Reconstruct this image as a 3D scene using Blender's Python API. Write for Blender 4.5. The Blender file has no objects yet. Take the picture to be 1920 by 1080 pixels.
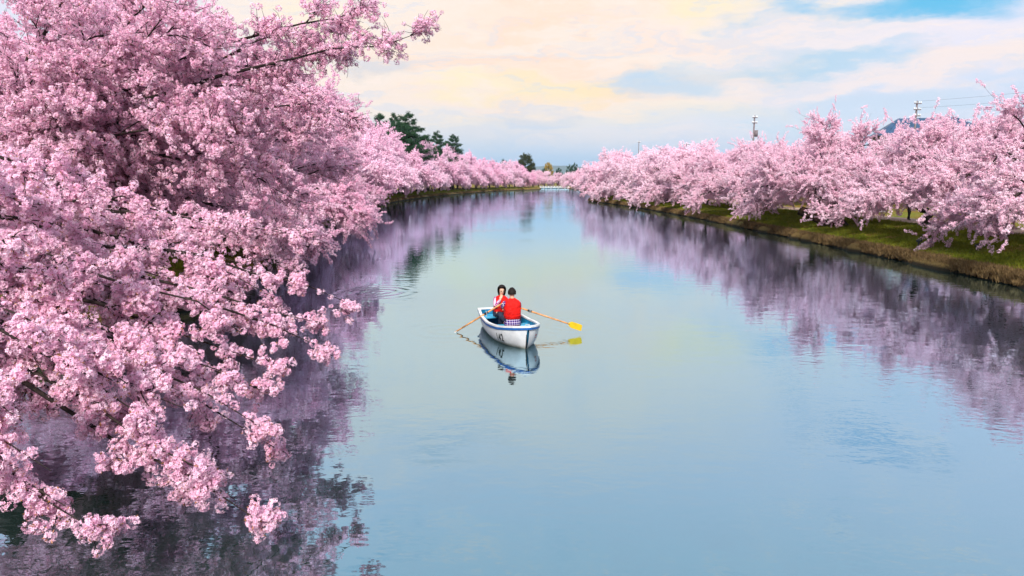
import bpy, bmesh, math, random
import numpy as np
from mathutils import Vector, Matrix, Euler
R = math.radians
C = bpy.context.scene.collection
# ---------------------------------------------------------------- camera
CAMH, FOC = 3.7, 1280.0
PITCH = math.atan((540 - 340) / FOC)
cam = bpy.data.cameras.new('camera'); camo = bpy.data.objects.new('camera', cam); C.objects.link(camo)
cam.sensor_width = 36; cam.lens = 36 * FOC / 1920; cam.clip_start = .1; cam.clip_end = 20000
camo.location = (0, 0, CAMH); camo.rotation_euler = (math.pi / 2 - PITCH, 0, 0)
bpy.context.scene.camera = camo
def W(px, py, d=None, z=None):
    """point seen at a photograph pixel, at distance d or height z"""
    u = (px - 960) / FOC; v = (540 - py) / FOC
    dy = math.cos(PITCH) + v * math.sin(PITCH); dz = -math.sin(PITCH) + v * math.cos(PITCH)
    s = d / dy if d is not None else (z - CAMH) / dz
    return Vector((u * s, dy * s, CAMH + dz * s))
def AE(px, py):
    p = W(px, py, d=100) - Vector((0, 0, CAMH))
    return math.atan2(p.x, p.y), math.asin(p.z / p.length)
# ---------------------------------------------------------------- render settings
S = bpy.context.scene
S.view_settings.view_transform = 'Standard'; S.view_settings.look = 'None'
S.view_settings.exposure = .42; S.view_settings.gamma = 1; S.view_settings.use_curve_mapping = False
cy = S.cycles
cy.max_bounces = 5; cy.diffuse_bounces = 3; cy.glossy_bounces = 2; cy.transmission_bounces = 3
cy.transparent_max_bounces = 4; cy.volume_bounces = 0
cy.caustics_reflective = False; cy.caustics_refractive = False; cy.sample_clamp_indirect = 4
# ---------------------------------------------------------------- node helper
class NT:
    def __init__(s, tree): s.t = tree; s.n = tree.nodes; s.l = tree.links
    def node(s, typ, ins=None, **kw):
        n = s.n.new(typ)
        for k, v in kw.items(): setattr(n, k, v)
        if ins:
            for k, v in ins.items(): s.set(n.inputs[k], v)
        return n
    def set(s, sock, v):
        if hasattr(v, 'is_output') or isinstance(v, bpy.types.NodeSocket): s.l.new(v, sock)
        else:
            try: sock.default_value = v
            except Exception: sock.default_value = (*v, 1.0)
    def m(s, op, a, b=0.0, c=0.0, clamp=False):
        n = s.n.new('ShaderNodeMath'); n.operation = op; n.use_clamp = clamp
        for i, v in enumerate((a, b, c)): s.set(n.inputs[i], v)
        return n.outputs[0]
    def sm(s, v, a, b):
        n = s.n.new('ShaderNodeMapRange'); n.interpolation_type = 'SMOOTHSTEP'
        s.set(n.inputs[0], v); n.inputs[1].default_value = a; n.inputs[2].default_value = b
        return n.outputs[0]
    def mix(s, f, a, b, mode='MIX'):
        n = s.n.new('ShaderNodeMix'); n.data_type = 'RGBA'; n.blend_type = mode
        s.set(n.inputs[0], f)
        for k, v in ((6, a), (7, b)):
            if isinstance(v, bpy.types.NodeSocket): s.l.new(v, n.inputs[k])
            else: n.inputs[k].default_value = (v[0], v[1], v[2], 1)
        return n.outputs[2]
    def noise(s, vec, scale, detail=4, rough=.55, out=0, dist=0):
        n = s.node('ShaderNodeTexNoise', {'Scale': scale, 'Detail': detail, 'Roughness': rough, 'Distortion': dist})
        if vec is not None: s.l.new(vec, n.inputs['Vector'])
        return n.outputs[out]
    def comb(s, x, y, z=0.0):
        n = s.n.new('ShaderNodeCombineXYZ')
        for i, v in enumerate((x, y, z)): s.set(n.inputs[i], v)
        return n.outputs[0]
# ---------------------------------------------------------------- sky
SUN_EL, SUN_AZ = R(38), R(186)      # behind the camera
wd = bpy.data.worlds.new('World'); S.world = wd; wd.use_nodes = True
T = NT(wd.node_tree); T.n.clear()
sky = T.node('ShaderNodeTexSky', sky_type='NISHITA', sun_disc=False, sun_elevation=SUN_EL, sun_rotation=SUN_AZ, air_density=1.0, dust_density=1.0)
STR = .1
tc = T.node('ShaderNodeTexCoord')
sep = T.node('ShaderNodeSeparateXYZ'); T.l.new(tc.outputs['Generated'], sep.inputs[0])
X, Y, Z = sep.outputs
az = T.m('ARCTAN2', X, Y); el = T.m('ARCSINE', Z)
pv = T.comb(az, T.m('MULTIPLY', el, 3.2))
# warp for ragged cloud edges
nz = T.node('ShaderNodeTexNoise', {'Scale': 5.0, 'Detail': 7.0, 'Roughness': .6}); T.l.new(pv, nz.inputs['Vector'])
sw = T.node('ShaderNodeSeparateColor'); T.l.new(nz.outputs['Color'], sw.inputs[0])
wa = T.m('MULTIPLY', T.m('SUBTRACT', sw.outputs[0], .5), .42)
we = T.m('MULTIPLY', T.m('SUBTRACT', sw.outputs[1], .5), .13)
az2 = T.m('ADD', az, wa); el2 = T.m('ADD', el, we)
def blob(px, py, wpx, hpx, soft=1.0):
    a0, e0 = AE(px, py); sa = wpx / FOC; se = hpx / FOC
    dx = T.m('DIVIDE', T.m('SUBTRACT', az2, a0), sa); dy = T.m('DIVIDE', T.m('SUBTRACT', el2, e0), se)
    r = T.m('SQRT', T.m('ADD', T.m('MULTIPLY', dx, dx), T.m('MULTIPLY', dy, dy)))
    return T.sm(r, 1.0 + .5 * soft, 1.0 - .7 * soft)
def K(r, g, b, s=.84 / STR): return (r * s, g * s, b * s)
# clear sky: nishita, deepened a little
blue = T.mix(1.0, sky.outputs[0], (.40, .92, 1.08), 'MULTIPLY')
blue = T.mix(.55, blue, K(.10, .50, .82))
streak = T.noise(T.comb(az2, T.m('MULTIPLY', el2, 7.0)), 3.2, 7, .62)
broad = T.noise(T.comb(az, T.m('MULTIPLY', el, 3.0), 3.3), 2.2, 5, .5)
veil = K(.74, .76, .90)
f1 = T.sm(streak, .24, .44)
col = T.mix(T.m('MULTIPLY', f1, .96), blue, veil)
hi_ = T.sm(el, .30, .62)
col = T.mix(T.m('MULTIPLY', hi_, .62), col, K(.52, .78, .92))
# cream and peach cloud bank
cream = T.m('MAXIMUM', blob(900, 60, 640, 250, .8), T.m('MULTIPLY', blob(620, 180, 420, 150, .8), .9))
cream = T.m('MULTIPLY', cream, T.sm(broad, .22, .42))
col = T.mix(T.m('MULTIPLY', cream, .95), col, K(.96, .82, .71))
peach = T.m('MULTIPLY', blob(1060, 110, 330, 100, 1), T.sm(streak, .38, .6))
col = T.mix(T.m('MULTIPLY', peach, .95), col, K(1.0, .73, .56))
for b, s_, k_ in (((1340, -4, 110, 30), .55, (1.0, .84, .48)), ((1560, 70, 220, 26), .45, (.90, .80, .80)), ((1830, 60, 160, 30), .45, (.88, .80, .86)), ((1030, 165, 130, 24), .6, (1.0, .83, .45)), ((840, 168, 70, 18), .65, (1.0, .85, .52)),
                  ((620, 40, 60, 40), .3, (1.0, .88, .55)), ((1850, 125, 180, 24), .85, (.95, .80, .74)), ((1290, 205, 240, 22), .55, (.97, .84, .66)),
                  ((1250, 62, 120, 22), .5, (.95, .80, .74)), ((1650, 158, 130, 14), .6, (.93, .80, .77)), ((1730, 106, 60, 12), .6, (.95, .78, .74)), ((900, 230, 330, 20), .5, (.88, .80, .68))):
    col = T.mix(T.m('MULTIPLY', blob(*b), s_), col, K(*k_))
wisp = T.noise(T.comb(az2, T.m('MULTIPLY', el2, 6.5), 1.7), 8.5, 8, .66)
col = T.mix(T.m('MULTIPLY', T.sm(wisp, .50, .62), .42), col, K(.64, .71, .84))
col = T.mix(T.m('MULTIPLY', T.sm(wisp, .47, .34), .45), col, K(1.0, .84, .76))
# blue gaps and soft grey-blue shadows in the cloud
for b, s_, k_ in (((1700, -2, 175, 26), .9, (.05, .48, .80)), ((1420, 118, 150, 20), .25, (.20, .58, .84)), ((1560, 115, 120, 16), .4, (.16, .55, .84)),
                  ((1240, 150, 110, 24), .6, (.38, .62, .84)), ((1700, 200, 420, 22), .5, (.50, .68, .86)), ((1000, 228, 90, 22), .5, (.50, .62, .80)), ((750, 118, 50, 18), .45, (.60, .63, .68)),
                  ((700, 262, 400, 24), .55, (.60, .68, .78)), ((1500, 235, 500, 25), .4, (.62, .74, .88))):
    col = T.mix(T.m('MULTIPLY', blob(*b), s_), col, K(*k_))
# clear band of blue above the horizon
hz = T.m('MULTIPLY', T.sm(el, .075, .012), T.m('ADD', .55, T.m('MULTIPLY', streak, .7)), clamp=True)
col = T.mix(T.m('MULTIPLY', hz, .9), col, K(.26, .56, .88))
bg = T.node('ShaderNodeBackground', {'Strength': STR}); T.l.new(col, bg.inputs[0])
wo = T.node('ShaderNodeOutputWorld'); T.l.new(bg.outputs[0], wo.inputs[0])
wd.cycles.sampling_method = 'MANUAL'; wd.cycles.sample_map_resolution = 512
sl = bpy.data.lights.new('sun', 'SUN'); sl.energy = 4.6; sl.angle = R(12); sl.color = (1, .95, .88)
so = bpy.data.objects.new('sun', sl); C.objects.link(so)
sd = Vector((math.sin(SUN_AZ) * math.cos(SUN_EL), math.cos(SUN_AZ) * math.cos(SUN_EL), math.sin(SUN_EL)))
so.rotation_euler = sd.to_track_quat('Z', 'Y').to_euler(); so.location = sd * 60
# ---------------------------------------------------------------- materials
def mat(name, build):
    m = bpy.data.materials.new(name); m.use_nodes = True; m.node_tree.nodes.clear()
    n = NT(m.node_tree); sh = build(n)
    o = n.node('ShaderNodeOutputMaterial'); n.l.new(sh, o.inputs[0]); return m
def principled(n, col, rough=.6, bump=None, spec=.4, metal=0.0, bstr=.3, bdist=.02, coat=0.0):
    p = n.node('ShaderNodeBsdfPrincipled'); n.set(p.inputs['Base Color'], col); n.set(p.inputs['Roughness'], rough)
    p.inputs['Specular IOR Level'].default_value = spec; p.inputs['Metallic'].default_value = metal
    p.inputs['Coat Weight'].default_value = coat
    if bump is not None:
        b = n.node('ShaderNodeBump', {'Strength': bstr, 'Distance': bdist, 'Height': bump}); n.l.new(b.outputs[0], p.inputs['Normal'])
    return p.outputs[0]
def objco(n): return n.node('ShaderNodeTexCoord').outputs['Object']
def simple(name, c, rough=.55, var=.12, scale=14, spec=.4, metal=0.0, bstr=.15, bdist=.01, coat=0.0):
    def b(n):
        v = objco(n); f = n.noise(v, scale, 5, .6)
        dk = tuple(x * (1 - var * 1.6) for x in c); lt = tuple(min(1, x * (1 + var)) for x in c)
        return principled(n, n.mix(n.sm(f, .3, .7), dk, lt), rough, n.noise(v, scale * 3, 4), spec, metal, bstr, bdist, coat)
    return mat(name, b)
def m_bark(n):
    v = objco(n)
    f = n.noise(v, 6, 6, .65); g = n.noise(v, 30, 4, .7)
    c = n.mix(n.sm(f, .35, .7), (.016, .010, .010), (.060, .040, .036))
    c = n.mix(n.m('MULTIPLY', n.sm(g, .58, .72), .5), c, (.09, .09, .055))
    return principled(n, c, .9, n.m('ADD', f, g), .2, bstr=.8, bdist=.03)
BARK = mat('cherry_bark', m_bark)
def petal(deep, mid, pale, name):
    def b(n):
        at = n.node('ShaderNodeAttribute', attribute_name='tint', attribute_type='GEOMETRY').outputs['Color']
        s = n.node('ShaderNodeSeparateColor'); n.l.new(at, s.inputs[0])
        ri = n.node('ShaderNodeObjectInfo').outputs['Random']
        body = n.mix(n.m('ADD', n.m('MULTIPLY', ri, .45), n.m('MULTIPLY', s.outputs[1], .6), clamp=True), mid, pale)
        c = n.mix(n.sm(s.outputs[0], .0, .40), deep, body)
        d = n.node('ShaderNodeBsdfDiffuse'); n.l.new(c, d.inputs[0])
        t = n.node('ShaderNodeBsdfTranslucent'); n.l.new(c, t.inputs[0])
        x = n.node('ShaderNodeMixShader', {0: .34}); n.l.new(d.outputs[0], x.inputs[1]); n.l.new(t.outputs[0], x.inputs[2])
        return x.outputs[0]
    return mat(name, b)
PETL = petal((.52, .09, .20), (.95, .49, .70), (.98, .78, .89), 'pink_petal')
PETR = petal((.50, .12, .20), (.96, .56, .72), (.98, .82, .90), 'pale_pink_petal')
LEAFB = simple('bronze_bud', (.30, .12, .05), .6, .4, 20)
def m_ground(n):
    v = n.node('ShaderNodeNewGeometry').outputs['Position']
    f = n.noise(v, .35, 5, .6); g = n.noise(v, 3.5, 6, .7); h = n.noise(v, 22, 4, .7)
    s = n.node('ShaderNodeSeparateXYZ'); n.l.new(v, s.inputs[0])
    grass = n.mix(n.sm(g, .3, .7), (.085, .12, .010), (.19, .22, .022))
    dry = n.mix(n.sm(g, .3, .7), (.16, .10, .018), (.26, .17, .04))
    c = n.mix(n.sm(n.m('ADD', f, n.m('MULTIPLY', g, .35)), .50, .74), grass, dry)
    # dry fringe close to the water
    low = n.sm(n.m('ADD', s.outputs[2], n.m('MULTIPLY', n.m('SUBTRACT', g, .5), .5)), .66, .36)
    c = n.mix(n.m('MULTIPLY', low, .85), c, n.mix(h, (.08, .045, .018), (.30, .20, .08)))
    wet = n.sm(n.m('ADD', s.outputs[2], n.m('MULTIPLY', n.m('SUBTRACT', h, .5), .2)), .24, .08)
    c = n.mix(wet, c, (.028, .022, .014))
    c = n.mix(n.m('MULTIPLY', n.sm(h, .6, .75), .3), c, (.03, .035, .01))
    return principled(n, c, .95, n.m('ADD', g, h), .1, bstr=.9, bdist=.08)
GROUND = mat('bank_grass', m_ground)
def m_path(n):
    v = n.node('ShaderNodeNewGeometry').outputs['Position']
    g = n.noise(v, 1.2, 6, .6); h = n.noise(v, 40, 3, .7)
    c = n.mix(n.sm(g, .3, .7), (.34, .23, .17), (.47, .34, .27))
    c = n.mix(n.m('MULTIPLY', n.sm(h, .55, .7), .5), c, (.60, .42, .40))
    return principled(n, c, .95, h, .1, bstr=.5, bdist=.02)
PATH = mat('path_gravel', m_path)
def m_water(n):
    pos = n.node('ShaderNodeNewGeometry').outputs['Position']
    s = n.node('ShaderNodeSeparateXYZ'); n.l.new(pos, s.inputs[0])
    a = n.noise(n.comb(n.m('MULTIPLY', s.outputs[0], .55), s.outputs[1]), 2.2, 3, .5)
    b = n.noise(n.comb(n.m('MULTIPLY', s.outputs[0], .6), s.outputs[1], 4.0), 9.0, 2, .5)
    patch = n.sm(n.noise(pos, .09, 3, .5), .42, .62)      # breeze patches
    h = n.m('ADD', n.m('MULTIPLY', a, .7), n.m('MULTIPLY', n.m('MULTIPLY', b, .35), n.m('ADD', patch, .15)))
    for (cx, cyy, k, fall, amp) in RINGS:
        dx = n.m('SUBTRACT', s.outputs[0], cx); dy = n.m('SUBTRACT', s.outputs[1], cyy)
        r = n.m('SQRT', n.m('ADD', n.m('MULTIPLY', dx, dx), n.m('MULTIPLY', dy, dy)))
        env = n.m('MULTIPLY', n.sm(r, fall, fall * .25), amp)
        h = n.m('ADD', h, n.m('MULTIPLY', n.m('SINE', n.m('MULTIPLY', r, k)), env))
    bmp = n.node('ShaderNodeBump', {'Strength': 1.0, 'Distance': .008, 'Height': h})
    gl = n.node('ShaderNodeBsdfGlossy', {'Roughness': .02}); n.set(gl.inputs[0], (.62, .86, 1.0)); n.l.new(bmp.outputs[0], gl.inputs['Normal'])
    df = n.node('ShaderNodeBsdfDiffuse'); n.set(df.inputs[0], (.026, .046, .042))
    lw = n.node('ShaderNodeLayerWeight', {'Blend': .5})     # facing = 1 - cos
    f = n.m('POWER', lw.outputs['Facing'], 1.6)
    f = n.m('ADD', .29, n.m('MULTIPLY', f, .74), clamp=True)
    x = n.node('ShaderNodeMixShader'); n.l.new(f, x.inputs[0]); n.l.new(df.outputs[0], x.inputs[1]); n.l.new(gl.outputs[0], x.inputs[2])
    return x.outputs[0]
RINGS = [(-1.65, 16.75, 15, 2.0, .35), (1.55, 17.6, 15, 2.4, .35), (W(705, 548, z=0).x, W(705, 548, z=0).y, 14, 2.0, .5), (-.8, 19.2, 12, 2.2, .2)]
WATER = mat('river_water', m_water)
# ---------------------------------------------------------------- mesh helpers
def tag(o, label=None, cat=None, group=None, kind=None):
    if label: o['label'] = label
    if cat: o['category'] = cat
    if group: o['group'] = group
    if kind: o['kind'] = kind
    return o
def empty(name, loc=(0, 0, 0), rz=0):
    o = bpy.data.objects.new(name, None); C.objects.link(o); o.location = loc; o.rotation_euler.z = rz; o.empty_display_size = .2; return o
def link(name, me, m=None, parent=None, loc=None, smooth=True):
    o = bpy.data.objects.new(name, me); C.objects.link(o)
    if m is not None and len(me.materials) == 0:
        for k in (m if isinstance(m, (list, tuple)) else [m]): me.materials.append(k)
    if parent: o.parent = parent
    if loc is not None: o.location = loc
    if smooth and me.polygons: me.polygons.foreach_set('use_smooth', [True] * len(me.polygons))
    return o
def from_np(name, V, F, smooth=False, mats=None, matidx=None, tint=None):
    """V (n,3); F list of arrays (m,k)"""
    me = bpy.data.meshes.new(name); V = np.asarray(V, dtype=np.float32)
    Fs = [np.asarray(f, dtype=np.int32) for f in (F if isinstance(F, list) else [F]) if len(f)]
    tot = np.concatenate([np.full(len(f), f.shape[1], dtype=np.int32) for f in Fs])
    idx = np.concatenate([f.ravel() for f in Fs])
    me.vertices.add(len(V)); me.vertices.foreach_set('co', V.ravel())
    me.loops.add(len(idx)); me.loops.foreach_set('vertex_index', idx)
    me.polygons.add(len(tot)); st = np.concatenate([[0], np.cumsum(tot)[:-1]]).astype(np.int32)
    me.polygons.foreach_set('loop_start', st)
    try: me.polygons.foreach_set('loop_total', tot)
    except Exception: pass
    if matidx is not None: me.polygons.foreach_set('material_index', np.asarray(matidx, dtype=np.int32))
    if smooth: me.polygons.foreach_set('use_smooth', np.ones(len(tot), dtype=bool))
    if mats:
        for k in mats: me.materials.append(k)
    if tint is not None:
        a = me.color_attributes.new('tint', 'FLOAT_COLOR', 'POINT')
        a.data.foreach_set('color', np.column_stack([tint, np.ones((len(tint), 4 - tint.shape[1]))]).astype(np.float32).ravel())
    me.update(calc_edges=True); me.validate(); return me
def unit(v): return v / np.maximum(np.linalg.norm(v, axis=-1, keepdims=True), 1e-9)
def tubes(P, r0, r1, sides=4, pw=1.0):
    """P (N,K,3) polylines, radii arrays N -> verts, quads"""
    N, Kk, _ = P.shape
    Tn = np.gradient(P, axis=1); Tn = unit(Tn)
    up = np.where(np.abs(Tn[..., 2:3]) > .9, np.array([1., 0, 0]), np.array([0, 0, 1.]))
    A = unit(np.cross(Tn, up)); B = np.cross(Tn, A)
    t = np.linspace(0, 1, Kk)[None, :, None] ** pw
    rad = (np.asarray(r0)[:, None, None] * (1 - t) + np.asarray(r1)[:, None, None] * t)
    ang = np.arange(sides) * 2 * np.pi / sides
    V = P[:, :, None, :] + rad[..., None] * (np.cos(ang)[None, None, :, None] * A[:, :, None, :] + np.sin(ang)[None, None, :, None] * B[:, :, None, :])
    base = (np.arange(N) * Kk * sides)[:, None, None]; k = (np.arange(Kk - 1) * sides)[None, :, None]; s = np.arange(sides)[None, None, :]
    a = base + k + s; b = base + k + (s + 1) % sides
    F = np.stack([a, b, b + sides, a + sides], -1).reshape(-1, 4)
    return V.reshape(-1, 3), F
def merge(parts):
    Vs = []; Fs = []; off = 0
    for V, F in parts: Vs.append(V); Fs.append(F + off); off += len(V)
    return np.concatenate(Vs), np.concatenate(Fs)
class MB:
    """collects boxes, bars, lofts into one mesh"""
    def __init__(s): s.v = []; s.f = []
    def add(s, V, F):
        o = len(s.v); s.v += [tuple(p) for p in V]; s.f += [tuple(i + o for i in f) for f in F]; return s
    def box(s, c, sz, rz=0, bev=0.0, M=None):
        bm = bmesh.new(); bmesh.ops.create_cube(bm, size=1)
        for v in bm.verts: v.co = Vector((v.co.x * sz[0], v.co.y * sz[1], v.co.z * sz[2]))
        if bev: bmesh.ops.bevel(bm, geom=bm.edges[:], offset=bev, segments=2, profile=.6, affect='EDGES')
        m = Matrix.Translation(c) @ (M or Matrix.Rotation(rz, 4, 'Z'))
        bm.verts.index_update()
        s.add([m @ v.co for v in bm.verts], [[v.index for v in f.verts] for f in bm.faces]); bm.free(); return s
    def tube(s, pts, rad, sides=8, cap=True):
        pts = [Vector(p) for p in pts]; n = len(pts)
        rad = rad if isinstance(rad, (list, tuple)) else [rad] * n
        V = []; F = []; A = None
        for i, p in enumerate(pts):
            t = (pts[min(i + 1, n - 1)] - pts[max(i - 1, 0)]).normalized()
            if A is None:
                A = t.cross(Vector((0, 0, 1)) if abs(t.z) < .9 else Vector((1, 0, 0))).normalized()
            else: A = (A - t * A.dot(t)).normalized()
            B = t.cross(A)
            for k in range(sides):
                a = 2 * math.pi * k / sides; V.append(p + (A * math.cos(a) + B * math.sin(a)) * rad[i])
        for i in range(n - 1):
            for k in range(sides):
                a = i * sides + k; b = i * sides + (k + 1) % sides; F.append((a, b, b + sides, a + sides))
        if cap: F.append(tuple(range(sides))[::-1]); F.append(tuple((n - 1) * sides + k for k in range(sides)))
        return s.add(V, F)
    def build(s, name, m, parent=None, smooth=False, loc=None):
        me = bpy.data.meshes.new(name); me.from_pydata(s.v, [], s.f); me.update()
        return link(name, me, m, parent, loc, smooth)
# ---------------------------------------------------------------- river banks
LB = [(-60, -9.6), (0, -10.0), (10, -10.1), (13.3, -9.85), (18.7, -9.5), (29, -10.7), (40, -12.6), (52, -14.7), (75, -18.2), (100, -20.7), (130, -21.3), (151, -21.0), (175, -18.8), (201, -15.6), (235, -10.6), (269, -4.2), (295, 4.5), (312, 12.1), (345, 14.5), (372, 15.5), (450, 20), (520, 27)]
RB = [(-60, 17.6), (23, 17.9), (31, 18.2), (43, 18.4), (70, 18.7), (96, 18.0), (115, 16.4), (130, 14.4), (136, 15.4), (142, 22), (160, 27), (200, 29), (372, 29.5), (450, 29), (520, 28)]
def interp(tab, y): return float(np.interp(y, [a for a, _ in tab], [b for _, b in tab]))
def xl(y): return interp(LB, y)
def xr(y): return interp(RB, y)
rows = list(np.arange(-60, 10, 5)) + list(np.arange(10, 60, .8)) + list(np.arange(60, 160, 1.6)) + list(np.arange(160, 460, 5)) + [460, 520, 700, 1200, 3000, 9000]
offs = [(-1.6, -1.0), (-.12, -.25), (0, .02), (.10, .25), (.25, .40), (.6, .52), (1.2, .63), (2.2, .76), (3.6, .88), (5.4, .98), (6.8, 1.02), (9.2, 1.02), (12, 1.05), (20, 1.1), (40, 1.2), (120, 1.2), (600, 1.2), (3000, 1.2), (9000, 1.2)]
def bank(name, side, f):
    rg = np.random.default_rng(5 if side < 0 else 6)
    V = []; n = len(offs); ph = rg.uniform(0, 6, 6)
    for y in rows:
        e = .20 * math.sin(y * .9 + ph[0]) + .12 * math.sin(y * 2.3 + ph[3]) + .09 * math.sin(y * 3.9 + ph[1]) + .06 * rg.normal()
        if y > 500: x0 = 27.5
        else: x0 = f(y) + side * e
        for k, (o, z) in enumerate(offs):
            zz = z
            if 2 < k < 11: zz += .05 * math.sin(y * .8 + k + ph[2]) + .035 * rg.normal()
            if y > 520 and k < 3: zz = z + (.6 if k == 2 else 0)
            if y > 500 and k < 9: zz = max(zz, .9 if k > 1 else zz)
            V.append((x0 + side * o, y, zz))
    F = []
    for i in range(len(rows) - 1):
        for k in range(n - 1):
            a = i * n + k; q = (a, a + 1, a + n + 1, a + n); F.append(q if side > 0 else q[::-1])
    me = from_np(name, np.array(V), np.array(F), True, [GROUND]); o = link(name, me); tag(o, kind='structure'); return o
bank('ground', -1, xl); bank('ground', 1, xr)
def ground_z(x, y):
    o = (xl(y) - x) if x < 5 else (x - xr(y))
    return float(np.interp(o, [a for a, _ in offs], [b for _, b in offs]))
me = from_np('water', [(-80, -60, 0), (90, -60, 0), (90, 525, 0), (-80, 525, 0)], np.array([[0, 1, 2, 3]]), False, [WATER])
tag(link('water', me, smooth=False), kind='structure')
def path(side, f, o0, o1, y0, y1):
    V = []; F = []; ys = np.arange(y0, y1, 2.0)
    for i, y in enumerate(ys):
        w = .25 * math.sin(y * .31)
        for k in range(5):
            o = o0 + (o1 - o0) * k / 4 + w + (.12 * math.sin(y * 1.3 + k) if k in (0, 4) else 0)
            V.append((f(y) + side * o, y, 1.02 + .045 + (.03 if 0 < k < 4 else 0) + (o - 6.8) * .012 if o > 0 else 1.1))
    for i in range(len(ys) - 1):
        for k in range(4):
            a = i * 5 + k; q = (a, a + 1, a + 6, a + 5); F.append(q if side > 0 else q[::-1])
    tag(link('footpath', from_np('footpath', np.array(V), np.array(F), True, [PATH])), kind='structure')
path(1, xr, 7.0, 9.8, 14, 132); path(-1, xl, 7.6, 11.0, 4, 260)
# ---------------------------------------------------------------- instancing on points (uncountable stuff)
def source(name, meshes):
    col = bpy.data.collections.new(name)            # never linked to the scene
    for i, m in enumerate(meshes):
        o = bpy.data.objects.new(f'{name}{i:02d}', m); col.objects.link(o)
    return col
def scatter_group(col):
    g = bpy.data.node_groups.new('scatter_' + col.name, 'GeometryNodeTree')
    g.interface.new_socket('Geometry', in_out='INPUT', socket_type='NodeSocketGeometry')
    g.interface.new_socket('Geometry', in_out='OUTPUT', socket_type='NodeSocketGeometry')
    n = g.nodes; gi = n.new('NodeGroupInput'); go = n.new('NodeGroupOutput')
    ci = n.new('GeometryNodeCollectionInfo'); ci.inputs['Collection'].default_value = col
    ci.inputs['Separate Children'].default_value = True; ci.inputs['Reset Children'].default_value = True
    io = n.new('GeometryNodeInstanceOnPoints'); io.inputs['Pick Instance'].default_value = True
    def attr(nm, ty):
        a = n.new('GeometryNodeInputNamedAttribute'); a.data_type = ty; a.inputs['Name'].default_value = nm; return a.outputs['Attribute']
    e = n.new('FunctionNodeEulerToRotation'); g.links.new(attr('rot', 'FLOAT_VECTOR'), e.inputs[0])
    g.links.new(gi.outputs[0], io.inputs['Points']); g.links.new(ci.outputs[0], io.inputs['Instance'])
    g.links.new(e.outputs[0], io.inputs['Rotation']); g.links.new(attr('size', 'FLOAT'), io.inputs['Scale'])
    g.links.new(attr('pick', 'INT'), io.inputs['Instance Index']); g.links.new(io.outputs[0], go.inputs[0]); return g
def scatter(name, P, rot, size, pick, group, mats, parent=None):
    me = bpy.data.meshes.new(name); me.vertices.add(len(P)); me.vertices.foreach_set('co', np.asarray(P, dtype=np.float32).ravel())
    for nm, ty, dom, fld, arr in (('rot', 'FLOAT_VECTOR', 'POINT', 'vector', rot), ('size', 'FLOAT', 'POINT', 'value', size), ('pick', 'INT', 'POINT', 'value', pick)):
        a = me.attributes.new(nm, ty, dom); a.data.foreach_set(fld, np.asarray(arr, dtype=np.int32 if ty == 'INT' else np.float32).ravel())
    for m in mats: me.materials.append(m)
    o = bpy.data.objects.new(name, me); C.objects.link(o)
    md = o.modifiers.new('scatter', 'NODES'); md.node_group = group
    if parent: o.parent = parent
    o['kind'] = 'stuff'; return o
def dir_euler(D, rng):
    """euler XYZ turning +X onto D with a random roll"""
    D = unit(D); yaw = np.arctan2(D[:, 1], D[:, 0]); pit = -np.arcsin(np.clip(D[:, 2], -1, 1))
    return np.stack([rng.uniform(0, 6.28, len(D)), pit, yaw], -1)
# ---------------------------------------------------------------- blossom meshes
def flowers(rng, centres, normals, rad, petals=5, cup=.35):
    """one five-petalled flower at every centre: kite petals"""
    N = len(centres); nr = unit(normals)
    a = unit(np.cross(nr, unit(rng.normal(size=(N, 3))))); b = np.cross(nr, a)
    V = []; F = []; Tt = []; off = 0
    ph = rng.uniform(0, 6.28, N); tone = rng.uniform(0, 1, N)
    r = rad * rng.uniform(.8, 1.15, N)
    for k in range(petals):
        an = ph + k * 2 * np.pi / petals; da = .50 * 5 / petals
        def pt(ang, rr, h): return centres + (np.cos(ang) * rr)[:, None] * a + (np.sin(ang) * rr)[:, None] * b + (h)[:, None] * nr
        c0 = pt(an, r * .05, r * 0); p1 = pt(an - da, r * .72, r * cup * .7); p2 = pt(an, r, r * cup); p3 = pt(an + da, r * .72, r * cup * .7)
        V.append(np.stack([c0, p1, p2, p3], 1).reshape(-1, 3))
        i = np.arange(N) * 4 + off; F.append(np.stack([i, i + 1, i + 2, i + 3], -1)); off += 4 * N
        Tt.append(np.stack([np.tile([0, .8, 1, .8], (N, 1)).ravel(), np.repeat(tone, 4), np.zeros(4 * N)], -1))
    return np.concatenate(V), np.concatenate(F), np.concatenate(Tt)
def cluster_mesh(seed, pet, nfl=30, rad=.056, fr=.0205):
    rng = np.random.default_rng(seed)
    d = unit(rng.normal(size=(nfl, 3))); sq = np.array([1.1, 1, .85]) * rng.uniform(.85, 1.15, 3)
    c = d * rad * sq * rng.uniform(.75, 1.1, (nfl, 1))
    V, F, Tt = flowers(rng, c, d + rng.normal(size=(nfl, 3)) * .25, fr)
    mi = [0] * len(F)
    nb = 5                                  # young bronze leaves and buds
    dd = unit(rng.normal(size=(nb, 3))); p = dd * rad * .95; s = unit(np.cross(dd, rng.normal(size=(nb, 3)))) * .006
    LV = np.stack([p * .5, p + s, p * 1.35, p - s], 1).reshape(-1, 3); i = np.arange(nb) * 4 + len(V)
    F = np.concatenate([F, np.stack([i, i + 1, i + 2, i + 3], -1)]); V = np.concatenate([V, LV]); Tt = np.concatenate([Tt, np.zeros((len(LV), 3))])
    return from_np('blossom_cluster', V, F, False, [pet, LEAFB], mi + [1] * nb, Tt)
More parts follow.
